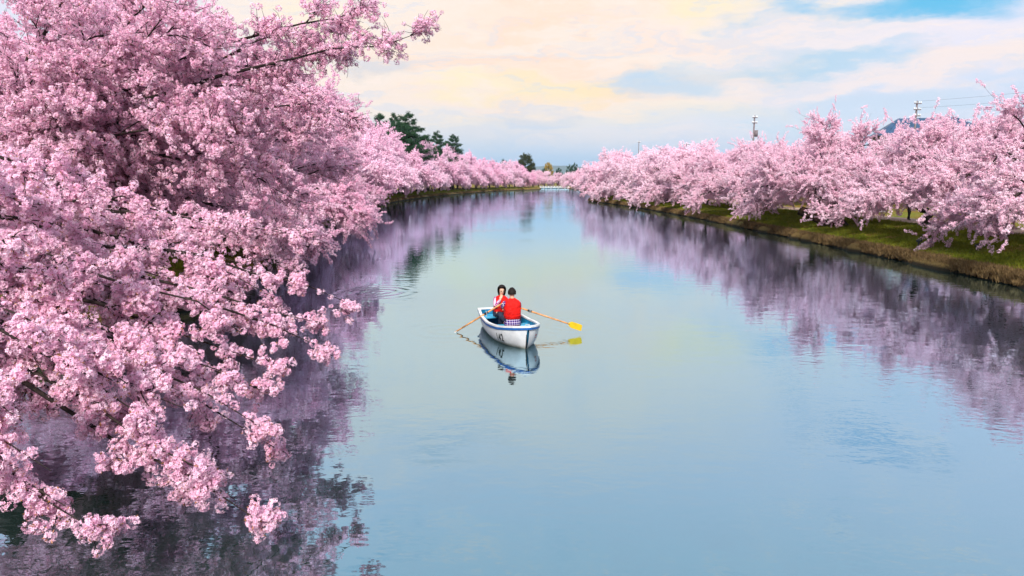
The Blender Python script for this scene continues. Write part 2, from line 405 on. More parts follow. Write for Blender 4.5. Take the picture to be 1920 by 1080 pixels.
def spray_mesh(seed, pet, length=.5, ncl=10, nfl=9, rad=.05, fr=.03, petals=5, twig=True):
    """a blossoming twig along +X"""
    rng = np.random.default_rng(seed)
    cx = np.linspace(.02, length, ncl); cc = np.stack([cx, .035 * rng.normal(size=ncl), .035 * rng.normal(size=ncl)], -1)
    d = unit(rng.normal(size=(ncl, nfl, 3))); c = cc[:, None, :] + d * rad * rng.uniform(.5, 1.2, (ncl, nfl, 1))
    V, F, Tt = flowers(rng, c.reshape(-1, 3), (d + rng.normal(size=d.shape) * .3).reshape(-1, 3), fr, petals)
    mi = [0] * len(F)
    if twig:
        P = np.stack([np.linspace(-.05, length, 4), np.zeros(4), np.zeros(4)], -1)[None]; P[:, 1:3, 1:] += rng.normal(size=(1, 2, 2)) * .015
        TV, TF = tubes(P, [.008], [.003], 3)
        F = np.concatenate([F, TF + len(V)]); V = np.concatenate([V, TV]); Tt = np.concatenate([Tt, np.zeros((len(TV), 3))]); mi += [1] * len(TF)
    return V, F, Tt, mi
def spray(seed, pet, **k):
    V, F, Tt, mi = spray_mesh(seed, pet, **k); return from_np('blossom_twig', V, F, False, [pet, BARK], mi, Tt)
CL_L = [cluster_mesh(10 + i, PETL) for i in range(5)]
G_CL = scatter_group(source('cluster', CL_L))
SP_L = [spray(30 + i, PETL) for i in range(5)]; G_SPL = scatter_group(source('twig_left', SP_L))
SP_R = [spray(40 + i, PETR) for i in range(5)]; G_SPR = scatter_group(source('twig_right', SP_R))
# ---------------------------------------------------------------- cherry tree skeleton
def grow_limbs(rng, forks, targets, rise, nseg=14):
    F = np.asarray(forks, float); Tg = np.asarray(targets, float); t = np.linspace(0, 1, nseg)[None, :, None]
    mid = (F + Tg) / 2; L = np.linalg.norm(Tg - F, axis=1); mid[:, 2] += np.asarray(rise) * L
    P = (1 - t) ** 2 * F[:, None] + 2 * t * (1 - t) * mid[:, None] + t ** 2 * Tg[:, None]
    w = np.cumsum(rng.normal(size=P.shape) * .045, axis=1) * L[:, None, None] / 6; w -= w[:, :1]
    w -= w[:, -1:] * t * .8
    return P + w
def spawn(rng, P, n, t0, len0, taper, ang, grav, nseg=5, flat=.5, wob=.18, up=0.0, maxlen=None):
    N, Kk, _ = P.shape
    t = t0 + (1 - t0) * (np.arange(n)[None] + rng.uniform(0, 1, (N, n))) / n
    x = np.clip(t * (Kk - 1), 0, Kk - 1.001); i = x.astype(int); fr = (x - i)[..., None]
    ii = np.arange(N)[:, None]
    s = P[ii, i] * (1 - fr) + P[ii, i + 1] * fr; tg = unit(P[ii, i + 1] - P[ii, i])
    side = rng.normal(size=(N, n, 3)); side[..., 2] *= flat; side[..., 2] += up
    side -= tg * (side * tg).sum(-1, keepdims=True); side = unit(side)
    a = np.radians(rng.uniform(ang[0], ang[1], (N, n, 1)))
    d = unit(tg * np.cos(a) + side * np.sin(a)).reshape(-1, 3)
    ln = (len0 * (1 - taper * t) * rng.uniform(.65, 1.25, (N, n))).reshape(-1)
    s = s.reshape(-1, 3); Q = [s]; step = (ln / (nseg - 1))[:, None]
    for k in range(nseg - 1):
        d = unit(d + rng.normal(size=d.shape) * wob + np.array([0, 0, -grav])); Q.append(Q[-1] + d * step)
    return np.stack(Q, 1)
def sample_along(rng, P, n, jit=.03):
    N, Kk, _ = P.shape
    x = np.clip(((np.arange(n)[None] + rng.uniform(.1, .9, (N, n))) / n) * (Kk - 1), 0, Kk - 1.001); i = x.astype(int); fr = (x - i)[..., None]; ii = np.arange(N)[:, None]
    s = P[ii, i] * (1 - fr) + P[ii, i + 1] * fr; d = P[ii, i + 1] - P[ii, i]
    return (s + rng.normal(size=s.shape) * jit).reshape(-1, 3), d.reshape(-1, 3)
def trunk_mesh(rng, fork, r):
    fork = np.asarray(fork, float); t = np.linspace(0, 1, 7)[:, None]
    P = fork[None] * t + np.array([0, 0, -.25]) * (1 - t); P[1:-1, :2] += rng.normal(size=(5, 2)) * .07
    V, F = tubes(P[None], [r], [r * .8], 10)
    V = V.reshape(7, 10, 3); cen = P[:, None, :]; fl = np.array([1.55, 1.18, 1.0, .95, .95, 1.05, 1.0])[:, None, None]
    V = cen + (V - cen) * fl * (1 + .12 * rng.normal(size=(7, 10, 1)) * .6)
    return V.reshape(-1, 3), F
def generic_targets(rng, reach, top, nl=10, low=1.6, lean=1.25):
    """umbrella crown; +X is the river side and reaches further"""
    T_ = []; rise = []
    for k in range(nl):
        a = 2 * math.pi * k / nl + rng.uniform(-.2, .2); lvl = k % 3
        e = 1 + (lean - 1) * max(0, math.cos(a)) - .12 * max(0, -math.cos(a))
        if lvl == 0: r, z, q = reach * rng.uniform(.88, 1.05), low + rng.uniform(-.3, 1.0) + (1.5 if math.cos(a) < .25 else 0), rng.uniform(.22, .34)
        elif lvl == 1: r, z, q = reach * rng.uniform(.62, .88), top * rng.uniform(.55, .74), rng.uniform(.12, .25)
        else: r, z, q = reach * rng.uniform(.22, .5), top * rng.uniform(.86, 1.0), rng.uniform(.02, .1)
        T_.append((r * e * math.cos(a), r * math.sin(a), z)); rise.append(q)
    return np.array(T_), np.array(rise)
def skeleton(rng, fork, targets, rise, cfg):
    airy = cfg.get('airy', {})
    nl = len(targets); fk = np.asarray(fork)[None] + rng.normal(size=(nl, 3)) * np.array([.08, .08, .12])
    L0 = grow_limbs(rng, fk, targets, rise)
    L1 = spawn(rng, L0, cfg['n1'], .2, cfg['l1'], cfg.get('t1', .45), cfg.get('a1', (28, 62)), .05, 7, .55, cfg.get('w1', .14), .12)
    def shrink(Lx, q=1.0):
        n = len(Lx) // nl
        for i, f in airy.items(): Lx[i * n:(i + 1) * n] = Lx[i * n:(i + 1) * n, :1] + (Lx[i * n:(i + 1) * n] - Lx[i * n:(i + 1) * n, :1]) * f ** q
    shrink(L1)
    L2 = spawn(rng, L1, cfg['n2'], .15, cfg['l2'], .4, cfg.get('a2', (30, 65)), cfg.get('g2', .07), 5, .6, cfg.get('w2', .2))
    shrink(L2, .7)
    return L0, L1, L2
GRP_L = 'blossoming cherry trees along the left bank'; GRP_R = 'blossoming cherry trees along the right bank'
def wood_parts(tree, rng, fork, rt, L0, L1, L2, cfg, extra=None, split=True):
    tv, tf = trunk_mesh(rng, fork, rt)
    nl = len(L0); n1 = len(L1) // nl; n2 = len(L2) // nl
    segs = []
    for i in range(nl):
        ps = [tubes(L0[i:i + 1], [rt * .42], [.004 if extra is not None else .016], 6, .6 if extra is not None else .8), tubes(L1[i * n1:(i + 1) * n1], np.full(n1, .018 if extra is not None else .045), np.full(n1, .004 if extra is not None else .009), 4), tubes(L2[i * n2:(i + 1) * n2], np.full(n2, .009 if extra is not None else .011), np.full(n2, .003), 3)]
        if extra is not None:
            n3 = len(extra) // nl; ps.append(tubes(extra[i * n3:(i + 1) * n3], np.full(n3, .006), np.full(n3, .003), 3))
        segs.append(merge(ps))
    if not split: return from_np('trunk', *merge([(tv, tf)] + segs), True, [BARK])
    link('trunk', from_np('trunk', tv, tf, True, [BARK]), parent=tree)
    for V, F in segs: link('branch', from_np('branch', V, F, True, [BARK]), parent=tree)
def near_tree(seed, loc, fork, targets, rise, cfg, label, per=5, individual=0, rt=.3):
    """tree close to the camera: every cluster an instance, the biggest-looking ones objects"""
    rng = np.random.default_rng(seed); t = empty('cherry_tree', loc)
    tag(t, label, 'cherry tree', GRP_L)
    L0, L1, L2 = skeleton(rng, fork, targets, rise, cfg)
    L3 = spawn(rng, L2, cfg['n3'], .1, cfg['l3'], .3, (25, 65), .12, 4, .7, .2)
    wood_parts(t, rng, fork, rt, L0, L1, L2, cfg, L3)
    P3, D3 = sample_along(rng, L3, per, .035); P2, D2 = sample_along(rng, L2[:, 1:], 1, .03)
    P0, D0 = sample_along(rng, L0[:, 6:], 40, .06); P1, D1 = sample_along(rng, L1[:, 2:], 7, .035)
    P = np.concatenate([P3, P2, P0, P1])
    n3 = len(P3) // len(L0)
    own = np.concatenate([np.repeat(np.arange(len(L0)), len(q) // len(L0)) for q in (P3, P2, P0, P1)])
    kp = np.ones(len(P), bool)
    for i, f in (cfg.get('airy', {}) if cfg.get('drop') else {}).items(): kp &= ~((own == i) & (rng.uniform(0, 1, len(P)) > .35 + .65 * f))
    P = P[kp]; wp = P + np.array(loc); P = P[wp[:, 2] > .12]
    rot = rng.uniform(0, 6.28, P.shape); size = rng.uniform(.5, 1.12, len(P)); pick = rng.integers(0, 5, len(P))
    if individual:
        wp = P + np.array(loc) - np.array([0, 0, CAMH]); dist = np.linalg.norm(wp, axis=1)
        cp, sp = math.cos(PITCH), math.sin(PITCH); zc = wp[:, 1] * cp - wp[:, 2] * sp; yc = wp[:, 1] * sp + wp[:, 2] * cp
        inv = (zc > 1) & (np.abs(wp[:, 0] / zc) < .73) & (np.abs(yc / zc) < .41)
        order = np.argsort(np.where(inv, dist, 1e6))[:individual]; keep = np.ones(len(P), bool); keep[order] = False
        for k in order:
            o = bpy.data.objects.new('blossom_cluster', CL_L[pick[k]]); C.objects.link(o); o.parent = t
            o.location = P[k]; o.rotation_euler = rot[k]; o.scale = (size[k],) * 3
        P, rot, size, pick = P[keep], rot[keep], size[keep], pick[keep]
    scatter('blossom', P, rot, size, pick, G_CL, [PETL, LEAFB], t); return t
def mid_tree(seed, loc, rz, reach, top, label, grp, left=True, cfg=None, nl=10, low=1.4, lean=1.25, forkh=1.7, scale=1.0, per=5, rt=.28, extra=None):
    rng = np.random.default_rng(seed); t = empty('cherry_tree', loc, rz); tag(t, label, 'cherry tree', grp)
    cfg = cfg or dict(n1=14, l1=2.3, n2=8, l2=1.15)
    fork = np.array([rng.uniform(.1, .6), rng.uniform(-.3, .3), forkh]); tg, rise = generic_targets(rng, reach, top, nl, low, lean)
    if extra is not None: tg = np.concatenate([tg, np.array(extra)[:, :3]]); rise = np.concatenate([rise, np.array(extra)[:, 3]])
    L0, L1, L2 = skeleton(rng, fork, tg, rise, cfg)
    SH = spawn(rng, L1, 1, .55, 1.9, .2, (8, 30), -.05, 5, 1, .07)
    nl_ = len(L0); L2 = np.concatenate([L2.reshape(nl_, -1, 5, 3), SH.reshape(nl_, -1, 5, 3)], 1).reshape(-1, 5, 3)
    wood_parts(t, rng, fork, rt, L0, L1, L2, cfg)
    P2, D2 = sample_along(rng, L2, per, .05); P1, D1 = sample_along(rng, L1[:, 2:], 4, .05)
    P = np.concatenate([P2, P1]); D = np.concatenate([D2, D1]) + rng.normal(size=(len(P2) + len(P1), 3)) * .12
    D = unit(D) + rng.normal(size=D.shape) * .22
    k = P[:, 2] > (-.45 if left else -.05); P, D = P[k], D[k]
    scatter('blossom', P, dir_euler(D, rng), rng.uniform(.7, 1.2, len(P)) * scale, rng.integers(0, 5, len(P)), G_SPL if left else G_SPR, [PETL if left else PETR, BARK], t)
    return t
# ---- nearest trees on the left, branches reaching over the water toward the camera
def loc3(v, o): return (v.x - o[0], v.y - o[1], v.z - o[2])
o1 = (-11.6, 6.2, .95)
tg1 = [(185, 985, 5.4, .16), (60, 800, 5.2, .22), (505, 978, 6.3, .20), (300, 800, 6.2, .24), (532, 855, 7.6, .22), (420, 700, 7.4, .22), (600, 640, 9.2, .20), (655, 572, 10.2, .16), (520, 560, 10.0, .2), (330, 640, 8.0, .25),
       (95, 890, 5.2, .2), (240, 720, 6.2, .24), (480, 790, 7.2, .2), (400, 880, 6.2, .2), (560, 620, 9.5, .2), (470, 620, 8.2, .2), (170, 560, 7, .2), (350, 540, 9, .2), (100, 420, 7.5, .2), (300, 400, 9.5, .2), (470, 500, 10.5, .2), (20, 740, 5.2, .2),
       (620, 600, 9.6, .18), (380, 580, 8.8, .2), (260, 560, 7.8, .2), (180, 500, 7.4, .2), (540, 440, 12, .18), (440, 540, 9.5, .2), (350, 700, 7.2, .22), (160, 720, 5.8, .22), (230, 640, 7, .2), (500, 690, 8.2, .2), (380, 440, 10.5, .18), (150, 380, 8, .18), (60, 390, 7, .18),
       (450, 930, 6.6, .2), (130, 950, 5.4, .2), (350, 760, 6.6, .24), (520, 740, 7.9, .2),
       (120, 640, 6.0, .26), (250, 480, 8.5, .2), (30, 300, 6.4, .22), (420, 430, 10.5, .2), (590, 460, 13.0, .18), (200, 330, 8.5, .2), (40, 480, 6.4, .2), (-200, 60, 9, .1)]
near_tree(101, o1, (.5, .3, 1.9), [loc3(W(a, b, c), o1) for a, b, c, _ in tg1], [q for *_, q in tg1], dict(n1=13, l1=.78, n2=4, l2=.34, n3=2, l3=.20, g2=.1, t1=.75, airy={0: .5, 1: .5, 2: .42, 3: .5, 4: .42, 5: .6, 6: .5, 7: .45, 10: .5, 11: .5, 12: .5, 13: .5, 14: .5, 22: .5, 29: .55, 30: .5, 31: .5}),
          'nearest left cherry tree, its blossom strings hanging over the water in the lower left corner', per=3, individual=300)
o2 = (-12.2, 14.0, 1.0)
tg2 = [(640, 210, 13.5, .12), (790, 55, 13.0, .10), (660, 92, 14.0, .12), (540, 430, 15, .22), (500, 490, 14.0, .24), (480, 330, 13, .2), (470, 150, 13.5, .15), (690, 15, 13.0, .1), (330, 40, 12, .1), (380, 240, 12, .15),
       (180, 60, 12, .08), (60, 160, 12, .1), (250, 380, 13, .2), (120, 250, 12, .15), (600, 330, 16, .2), (600, 45, 14, .1), (430, -120, 13, .05), (200, -150, 13, .05), (540, 270, 14.5, .2)]
near_tree(102, o2, (.6, .2, 2.0), [loc3(W(a, b, c), o2) for a, b, c, _ in tg2], [q for *_, q in tg2], dict(n1=14, l1=1.7, n2=8, l2=.8, n3=4, l3=.36, g2=.05, a1=(18, 50), w1=.09, w2=.13, a2=(20, 55), drop=1, airy={0: .5, 1: .30, 2: .30, 3: .6, 4: .6, 7: .32, 15: .6, 16: .35}),
          'second left cherry tree, its long blossoming branch stretched into the sky over the water', per=3)
# ---- the middle distance
LL = ['left cherry tree whose crown reaches the frame top behind the nearest two', 'left cherry tree whose upper twigs end against the pale sky beside the pines',
      'left cherry tree whose lowest twig tips hang just above water before the green bank', 'left cherry tree just before the green strip of bank comes into view',
      'left cherry tree where the first green grass shows under the crowns', 'cherry tree on the left bank below and before the tall dark pines']
ymid = [23, 31.5, 40, 49.5, 59, 69]
for i, y in enumerate(ymid):
    mid_tree(200 + i, (xl(y) - 2.6, y, .82), R(-12 + 8 * (i % 3)), [5.6, 5.2, 4.8, 4.7, 4.7, 4.8][i], [8.8, 8.6, 8.6, 8.4, 8.6, 8.6][i], LL[i], GRP_L, True,
             dict(n1=16, l1=2.3, n2=9, l2=1.15, a1=(20, 52), w1=.09, a2=(20, 52), w2=.11) if i < 3 else dict(n1=14, l1=2.2, n2=8, l2=1.2, a1=(20, 52), w1=.09, a2=(20, 52), w2=.11), nl=14 if i < 3 else 12, low=1.2, per=4, scale=1.0 if i < 3 else 1.15)
LRr = ['cherry tree cut off by the right photo edge, its boughs against the sky', 'right cherry tree with the low branch sweeping over grass above the small spotlight',
       'cherry tree on the right bank beside the kiosks, with tall bare-tipped shoots', 'cherry tree on the right bank in front of the dark blue roof',
       'cherry tree with thick trunk leaning low over the grass on the right bank', 'cherry tree on the right bank left of the leaning trunk',
       'cherry tree on the right bank in front of the tall utility pole', 'cherry tree on the right bank beside the walker in dark clothes']
rp = [(25, 4.8), (33, 5.6), (41, 6.6), (47, 3.2), (54, 5.4), (62, 3.8), (70, 5.6), (79, 4.2)]
for i, (y, o) in enumerate(rp):
    mid_tree(300 + i, (xr(y) + o, y, .9), math.pi + R(14 - 9 * (i % 4)), 5.7, [5.3, 5.8, 6.1, 6.1, 5.8, 5.7, 5.9, 5.8][i], LRr[i], GRP_R, False,
             dict(n1=12, l1=2.0, n2=8, l2=1.15, g2=.02, a1=(20, 55), w1=.08, a2=(18, 50), w2=.09), nl=11, low=1.45, lean=1.1, forkh=1.35, per=3, scale=1.0 if i < 5 else 1.12, rt=.33,
             extra=[(4.2, 1.8, 1.1, .28)] if i == 1 else [(2.4, 4.2, 2.9, .2)] if i in (3, 4) else None)
# ---- far trees: a few meshes shared by many copies
def far_proto(seed, pet, reach, top, low):
    rng = np.random.default_rng(seed); fork = np.array([.4, 0, 1.6]); tg, rise = generic_targets(rng, reach, top, 11, low, 1.25)
    L0, L1, L2 = skeleton(rng, fork, tg, rise, dict(n1=11, l1=2.3, n2=6, l2=1.2))
    wm = wood_parts(None, rng, fork, .26, L0, L1, L2, None, split=False)
    P, D = sample_along(rng, L2, 4, .08); P1, D1 = sample_along(rng, L1[:, 2:], 3, .08); P = np.concatenate([P, P1]); D = unit(np.concatenate([D, D1])) + rng.normal(size=(len(P), 3)) * .35
    V0 = [spray_mesh(seed * 10 + k, pet, length=.6, ncl=6, nfl=3, rad=.085, fr=.085, petals=2, twig=False) for k in range(4)]
    rot = dir_euler(D, rng); Vs = []; Fs = []; Ts = []; off = 0
    pick = rng.integers(0, 4, len(P)); sz = rng.uniform(.8, 1.25, len(P))
    for k in range(4):
        V, F, Tt, _ = V0[k]; ids = np.where(pick == k)[0]
        M = np.stack([np.array(Euler(rot[j]).to_matrix()) for j in ids]) * sz[ids][:, None, None]
        q = np.einsum('nij,vj->nvi', M, V) + P[ids][:, None]
        n = len(ids); Fs.append((F[None] + (np.arange(n) * len(V))[:, None, None] + off).reshape(-1, 4)); Vs.append(q.reshape(-1, 3)); off += n * len(V)
        tt = np.tile(Tt, (n, 1)); tt[:, 1] = np.repeat(rng.uniform(0, 1, n), len(V)) * .7 + tt[:, 1] * .5; Ts.append(tt)
    bm_ = from_np('blossom', np.concatenate(Vs), np.concatenate(Fs), False, [pet], None, np.concatenate(Ts))
    return wm, bm_
PL = [far_proto(500 + i, PETL, 5.3, 8.2, 2.1) for i in range(3)]
PR = [far_proto(520 + i, PETR, 5.2, 6.9, 1.0) for i in range(3)]
def far_tree(proto, loc, rz, sc, label, grp):
    t = empty('cherry_tree', loc, rz); t.scale = (sc, sc, sc); tag(t, label, 'cherry tree', grp)
    link('trunk', proto[0], parent=t, smooth=False); b = link('blossom', proto[1], parent=t, smooth=False); b['kind'] = 'stuff'
rf = random.Random(9)
k = 0; y = 79
while y < 318:
    far_tree(PL[k % 3], (xl(y) - 5.3 - (2.0 if y > 160 else 0), y, .9), R(rf.uniform(-25, 25)) + (.5 if y > 150 else 0), rf.uniform(.95, 1.05) * float(np.interp(y, [75, 110, 200, 250, 300], [1.4, 1.5, 1.5, 1.35, 1.2])), 'far cherry tree in the unbroken pink row above the green strip of left bank', GRP_L)
    y += 9.5 + rf.uniform(-1, 1); k += 1
for y in np.arange(16, 330, 11):       # second row behind the footpath
    far_tree(PL[int(y) % 3], (xl(y) - 14.5 + rf.uniform(-1, 1), y + rf.uniform(-1, 1), 1.05), R(rf.uniform(-180, 180)), rf.uniform(1.0, 1.12), 'cherry tree behind the left footpath, mostly hidden by the front row', GRP_L)
y = 88; k = 0
while y < 134:
    far_tree(PR[k % 3], (xr(y) + 4 + rf.uniform(-.6, .6), y, .9), math.pi + R(rf.uniform(-25, 25)), rf.uniform(.95, 1.08), 'far cherry tree at the end of the right bank, one of those nearest the point', GRP_R); y += 8.5; k += 1
for y in np.arange(30, 136, 9.5):
    far_tree(PR[int(y) % 3], (xr(y) + (26 if y < 75 else 17) + rf.uniform(-1, 1), y + rf.uniform(-1, 1), 1.05), R(rf.uniform(-180, 180)), rf.uniform(.92, 1.02), 'cherry tree standing behind the right footpath, seen through the front row', GRP_R)
for (px, d) in ((1000, 335), (1022, 420), (1045, 430), (1068, 410), (1010, 400), (1090, 300), (1110, 240), (1130, 200), (1150, 180), (1075, 330), (985, 350)):
    w = W(px, 340, d=d); far_tree(PR[k % 3], (w.x, d, 1.0), rf.uniform(0, 6), rf.uniform(.95, 1.2), 'small distant cherry tree around the white bridge at the end of the water', 'distant cherry trees round the bridge'); k += 1
# ---------------------------------------------------------------- rowing boat
M_WHITE = simple('white_boat_paint', (.74, .75, .76), .35, .08, 5, coat=.3)
M_BLUE = simple('blue_interior_paint', (.015, .22, .42), .4, .25, 6)
M_NAVY = simple('blue_rub_rail', (.01, .10, .36), .4, .15, 8)
M_BLACK = simple('black_paint', (.012, .012, .014), .5, .1, 8)
M_METAL = simple('galvanised_metal', (.42, .44, .46), .35, .1, 30, metal=.1)
M_OAR = simple('varnished_orange_wood', (.55, .25, .09), .4, .3, 9)
M_YELLOW = simple('yellow_blade_paint', (.80, .52, .02), .4, .1, 8)
M_GREYB = simple('worn_white_blade', (.50, .52, .50), .5, .2, 8)
M_RED = simple('red_decal', (.55, .12, .10), .5, .1, 40)
BOAT = Matrix.Translation((-.08, 16.15, 0)) @ Matrix.Rotation(R(197), 4, 'Z')
BL = 3.0
def tab(t, *p): return float(np.interp(t, p[0::2], p[1::2]))
def smooth_tab(t, p):
    return sum(tab(min(1, max(0, t + d)), *p) for d in (-.05, -.025, 0, .025, .05)) / 5 if t < .93 else tab(t, *p)
def hull(t, s, side, inset=0.0, lift=0.0):
    b = smooth_tab(t, (0, .36, .15, .45, .3, .51, .5, .55, .65, .54, .8, .47, .9, .35, .96, .21, 1, .03))
    zr = tab(t, 0, .42, .25, .38, .5, .37, .75, .42, 1, .53); zk = tab(t, 0, -.04, .2, -.09, .7, -.09, .9, -.07, 1, -.05)
    full = tab(t, 0, .42, .6, .34, .85, .52, 1, .95)
    b = max(b - inset, .004); zk += lift
    x = b * math.sin(s * math.pi / 2) ** full; z = zk + (zr - zk) * s ** 1.6
    y = -BL / 2 + BL * t - (.20 * (1 - s) ** 1.3) * max(0, (t - .6) / .4) ** 1.5 + (.05 * (1 - s)) * max(0, 1 - t / .2) - (inset * max(0, (t - .8) / .2)) + inset * max(0, 1 - t / .1)
    return Vector((side * x, y, z))
def m_hull(n):
    v = objco(n); z = n.node('ShaderNodeSeparateXYZ'); n.l.new(v, z.inputs[0]); a = n.noise(v, 5, 6, .65); b = n.noise(v, 38, 4, .7)
    c = n.mix(n.sm(a, .3, .7), (.56, .58, .61), (.68, .69, .71))
    c = n.mix(n.m('MULTIPLY', n.sm(n.m('ADD', z.outputs[2], n.m('MULTIPLY', n.m('SUBTRACT', a, .5), .16)), .10, .01), .7), c, (.26, .27, .20))
    c = n.mix(n.m('MULTIPLY', n.sm(b, .62, .72), .45), c, (.35, .34, .32))
    return principled(n, c, .42, b, .4, bstr=.12, bdist=.005, coat=.15)
M_HULL = mat('weathered_white_hull', m_hull)
bt = empty('rowing_boat'); bt.matrix_world = BOAT
tag(bt, 'white rowing boat with blue inside, numbered 142, alone on the open water', 'rowing boat')
def shell(name, m, inset, lift, flip):
    nt, ns = 44, 12; V = []; F = []
    for i in range(nt + 1):
        t = 1 - (1 - i / nt) ** 1.35
        for k in range(-ns, ns + 1): V.append(hull(t, abs(k) / ns, 1 if k > 0 else -1, inset, lift))
    w = 2 * ns + 1
    for i in range(nt):
        for k in range(w - 1):
            a = i * w + k; q = (a, a + 1, a + w + 1, a + w); F.append(q[::-1] if not flip else q)
    c = len(V); V.append(Vector((0, V[0].y, .3)))
    for k in range(w - 1): F.append((c, k, k + 1) if not flip else (c, k + 1, k))
    F.append((c, w - 1, 0) if not flip else (c, 0, w - 1))
    return MB().add(V, F).build(name, m, bt, True)
hl = shell('hull', M_HULL, 0, 0, False); shell('hull_interior', M_BLUE, .035, .05, True)
def rim_pts(s=1.0, off=0.0, dz=0.0):
    ts = [1 - (1 - i / 40) ** 1.3 for i in range(41)]
    a = [hull(t, s, 1, -off) + Vector((0, 0, dz)) for t in ts]; b = [hull(t, s, -1, -off) + Vector((0, 0, dz)) for t in ts]
    return a + b[::-1]
def strip(name, m, o_in, o_out, z0, z1, parent):
    A = rim_pts(1, o_in); B = rim_pts(1, o_out); n = len(A); V = []; F = []
    for p, q in zip(A, B): V += [(p.x, p.y, p.z + z0), (q.x, q.y, q.z + z0), (q.x, q.y, q.z + z1), (p.x, p.y, p.z + z1)]
    for i in range(n):
        j = (i + 1) % n
        for k in range(4): F.append((i * 4 + k, i * 4 + (k + 1) % 4, j * 4 + (k + 1) % 4, j * 4 + k))
    o = MB().add(V, F).build(name, m, parent, False)
    bm = bmesh.new(); bm.from_mesh(o.data); bmesh.ops.recalc_face_normals(bm, faces=bm.faces); bm.to_mesh(o.data); bm.free(); return o
strip('gunwale', M_WHITE, -.045, .022, -.012, .022, bt); strip('rub_rail', M_NAVY, .001, .016, -.062, -.014, bt)
for yc, wd_, zz in ((.0, .24, .25), (-1.22, .44, .25), (1.08, .40, .33)):
    t = (yc + BL / 2) / BL; V = []
    for s_ in (-1, 1):
        for yy in (yc - wd_ / 2, yc + wd_ / 2):
            tt = (yy + BL / 2) / BL; b = abs(hull(tt, .88, 1, .045).x); V.append((s_ * b, yy))
    pts = [V[0], V[1], V[3], V[2]]
    bx = MB().add([(x, y, zz) for x, y in pts] + [(x, y, zz + .025) for x, y in pts], [(0, 1, 2, 3)[::-1], (4, 5, 6, 7), (0, 1, 5, 4), (1, 2, 6, 5), (2, 3, 7, 6), (3, 0, 4, 7)])
    o = bx.build('seat', simple('pale_blue_seat', (.05, .33, .52), .45, .2, 7) if yc == .0 else bpy.data.materials['pale_blue_seat'], bt)
for i in range(5):
    MB().box((-.2 + .1 * i, -.15, -.002), (.075, 1.9, .014), bev=.003).build('floor_board', M_BLUE, bt)
MB().tube([hull(1, s, 1) + Vector((0, .006, 0)) for s in (.0, .2, .4, .6, .8)], .012, 6).build('stem_strip', M_BLACK, bt)
MB().tube([(-.05, 1.44, .54), (-.05, 1.44, .575), (.05, 1.44, .575), (.05, 1.44, .54)], .008, 6).build('bow_handle', M_METAL, bt)
# the number, curved onto the planking
cu = bpy.data.curves.new('num', 'FONT'); cu.body = '142'; cu.size = .20; cu.space_character = 1.15; cu.offset = .004
to = bpy.data.objects.new('num', cu); C.objects.link(to); bpy.context.view_layer.update()
tm = bpy.data.meshes.new_from_object(to.evaluated_get(bpy.context.evaluated_depsgraph_get())); bpy.data.objects.remove(to)
bm = bmesh.new(); bm.from_mesh(tm); bmesh.ops.triangulate(bm, faces=bm.faces[:]); bmesh.ops.subdivide_edges(bm, edges=bm.edges[:], cuts=4, use_grid_fill=True)
for v in bm.verts:
    t = .715 + v.co.x / BL; s = .53 + v.co.y * 1.9
    p = hull(t, s, 1); px_ = hull(t + .01, s, 1) - p; ps = hull(t, min(s + .02, 1), 1) - p; n_ = px_.cross(ps).normalized()
    if n_.x < 0: n_ = -n_
    v.co = p + n_ * .012
bm.to_mesh(tm); bm.free(); tm.name = 'number'; tm.materials.clear(); link('number', tm, M_BLACK, bt, smooth=False)
for q in ((.93, .74, .05, .02), (.93, .66, .05, .014)):
    V = []
    for a_, b_ in ((-1, -1), (1, -1), (1, 1), (-1, 1)):
        t = q[0] + a_ * q[2] / BL / 2 * 2.2; s = q[1] + b_ * q[3]; p = hull(t, s, -1); V.append(p + Vector((-.006, .006, .001)))
    MB().add(V, [(0, 1, 2, 3)]).build('red_mark', M_RED, bt)
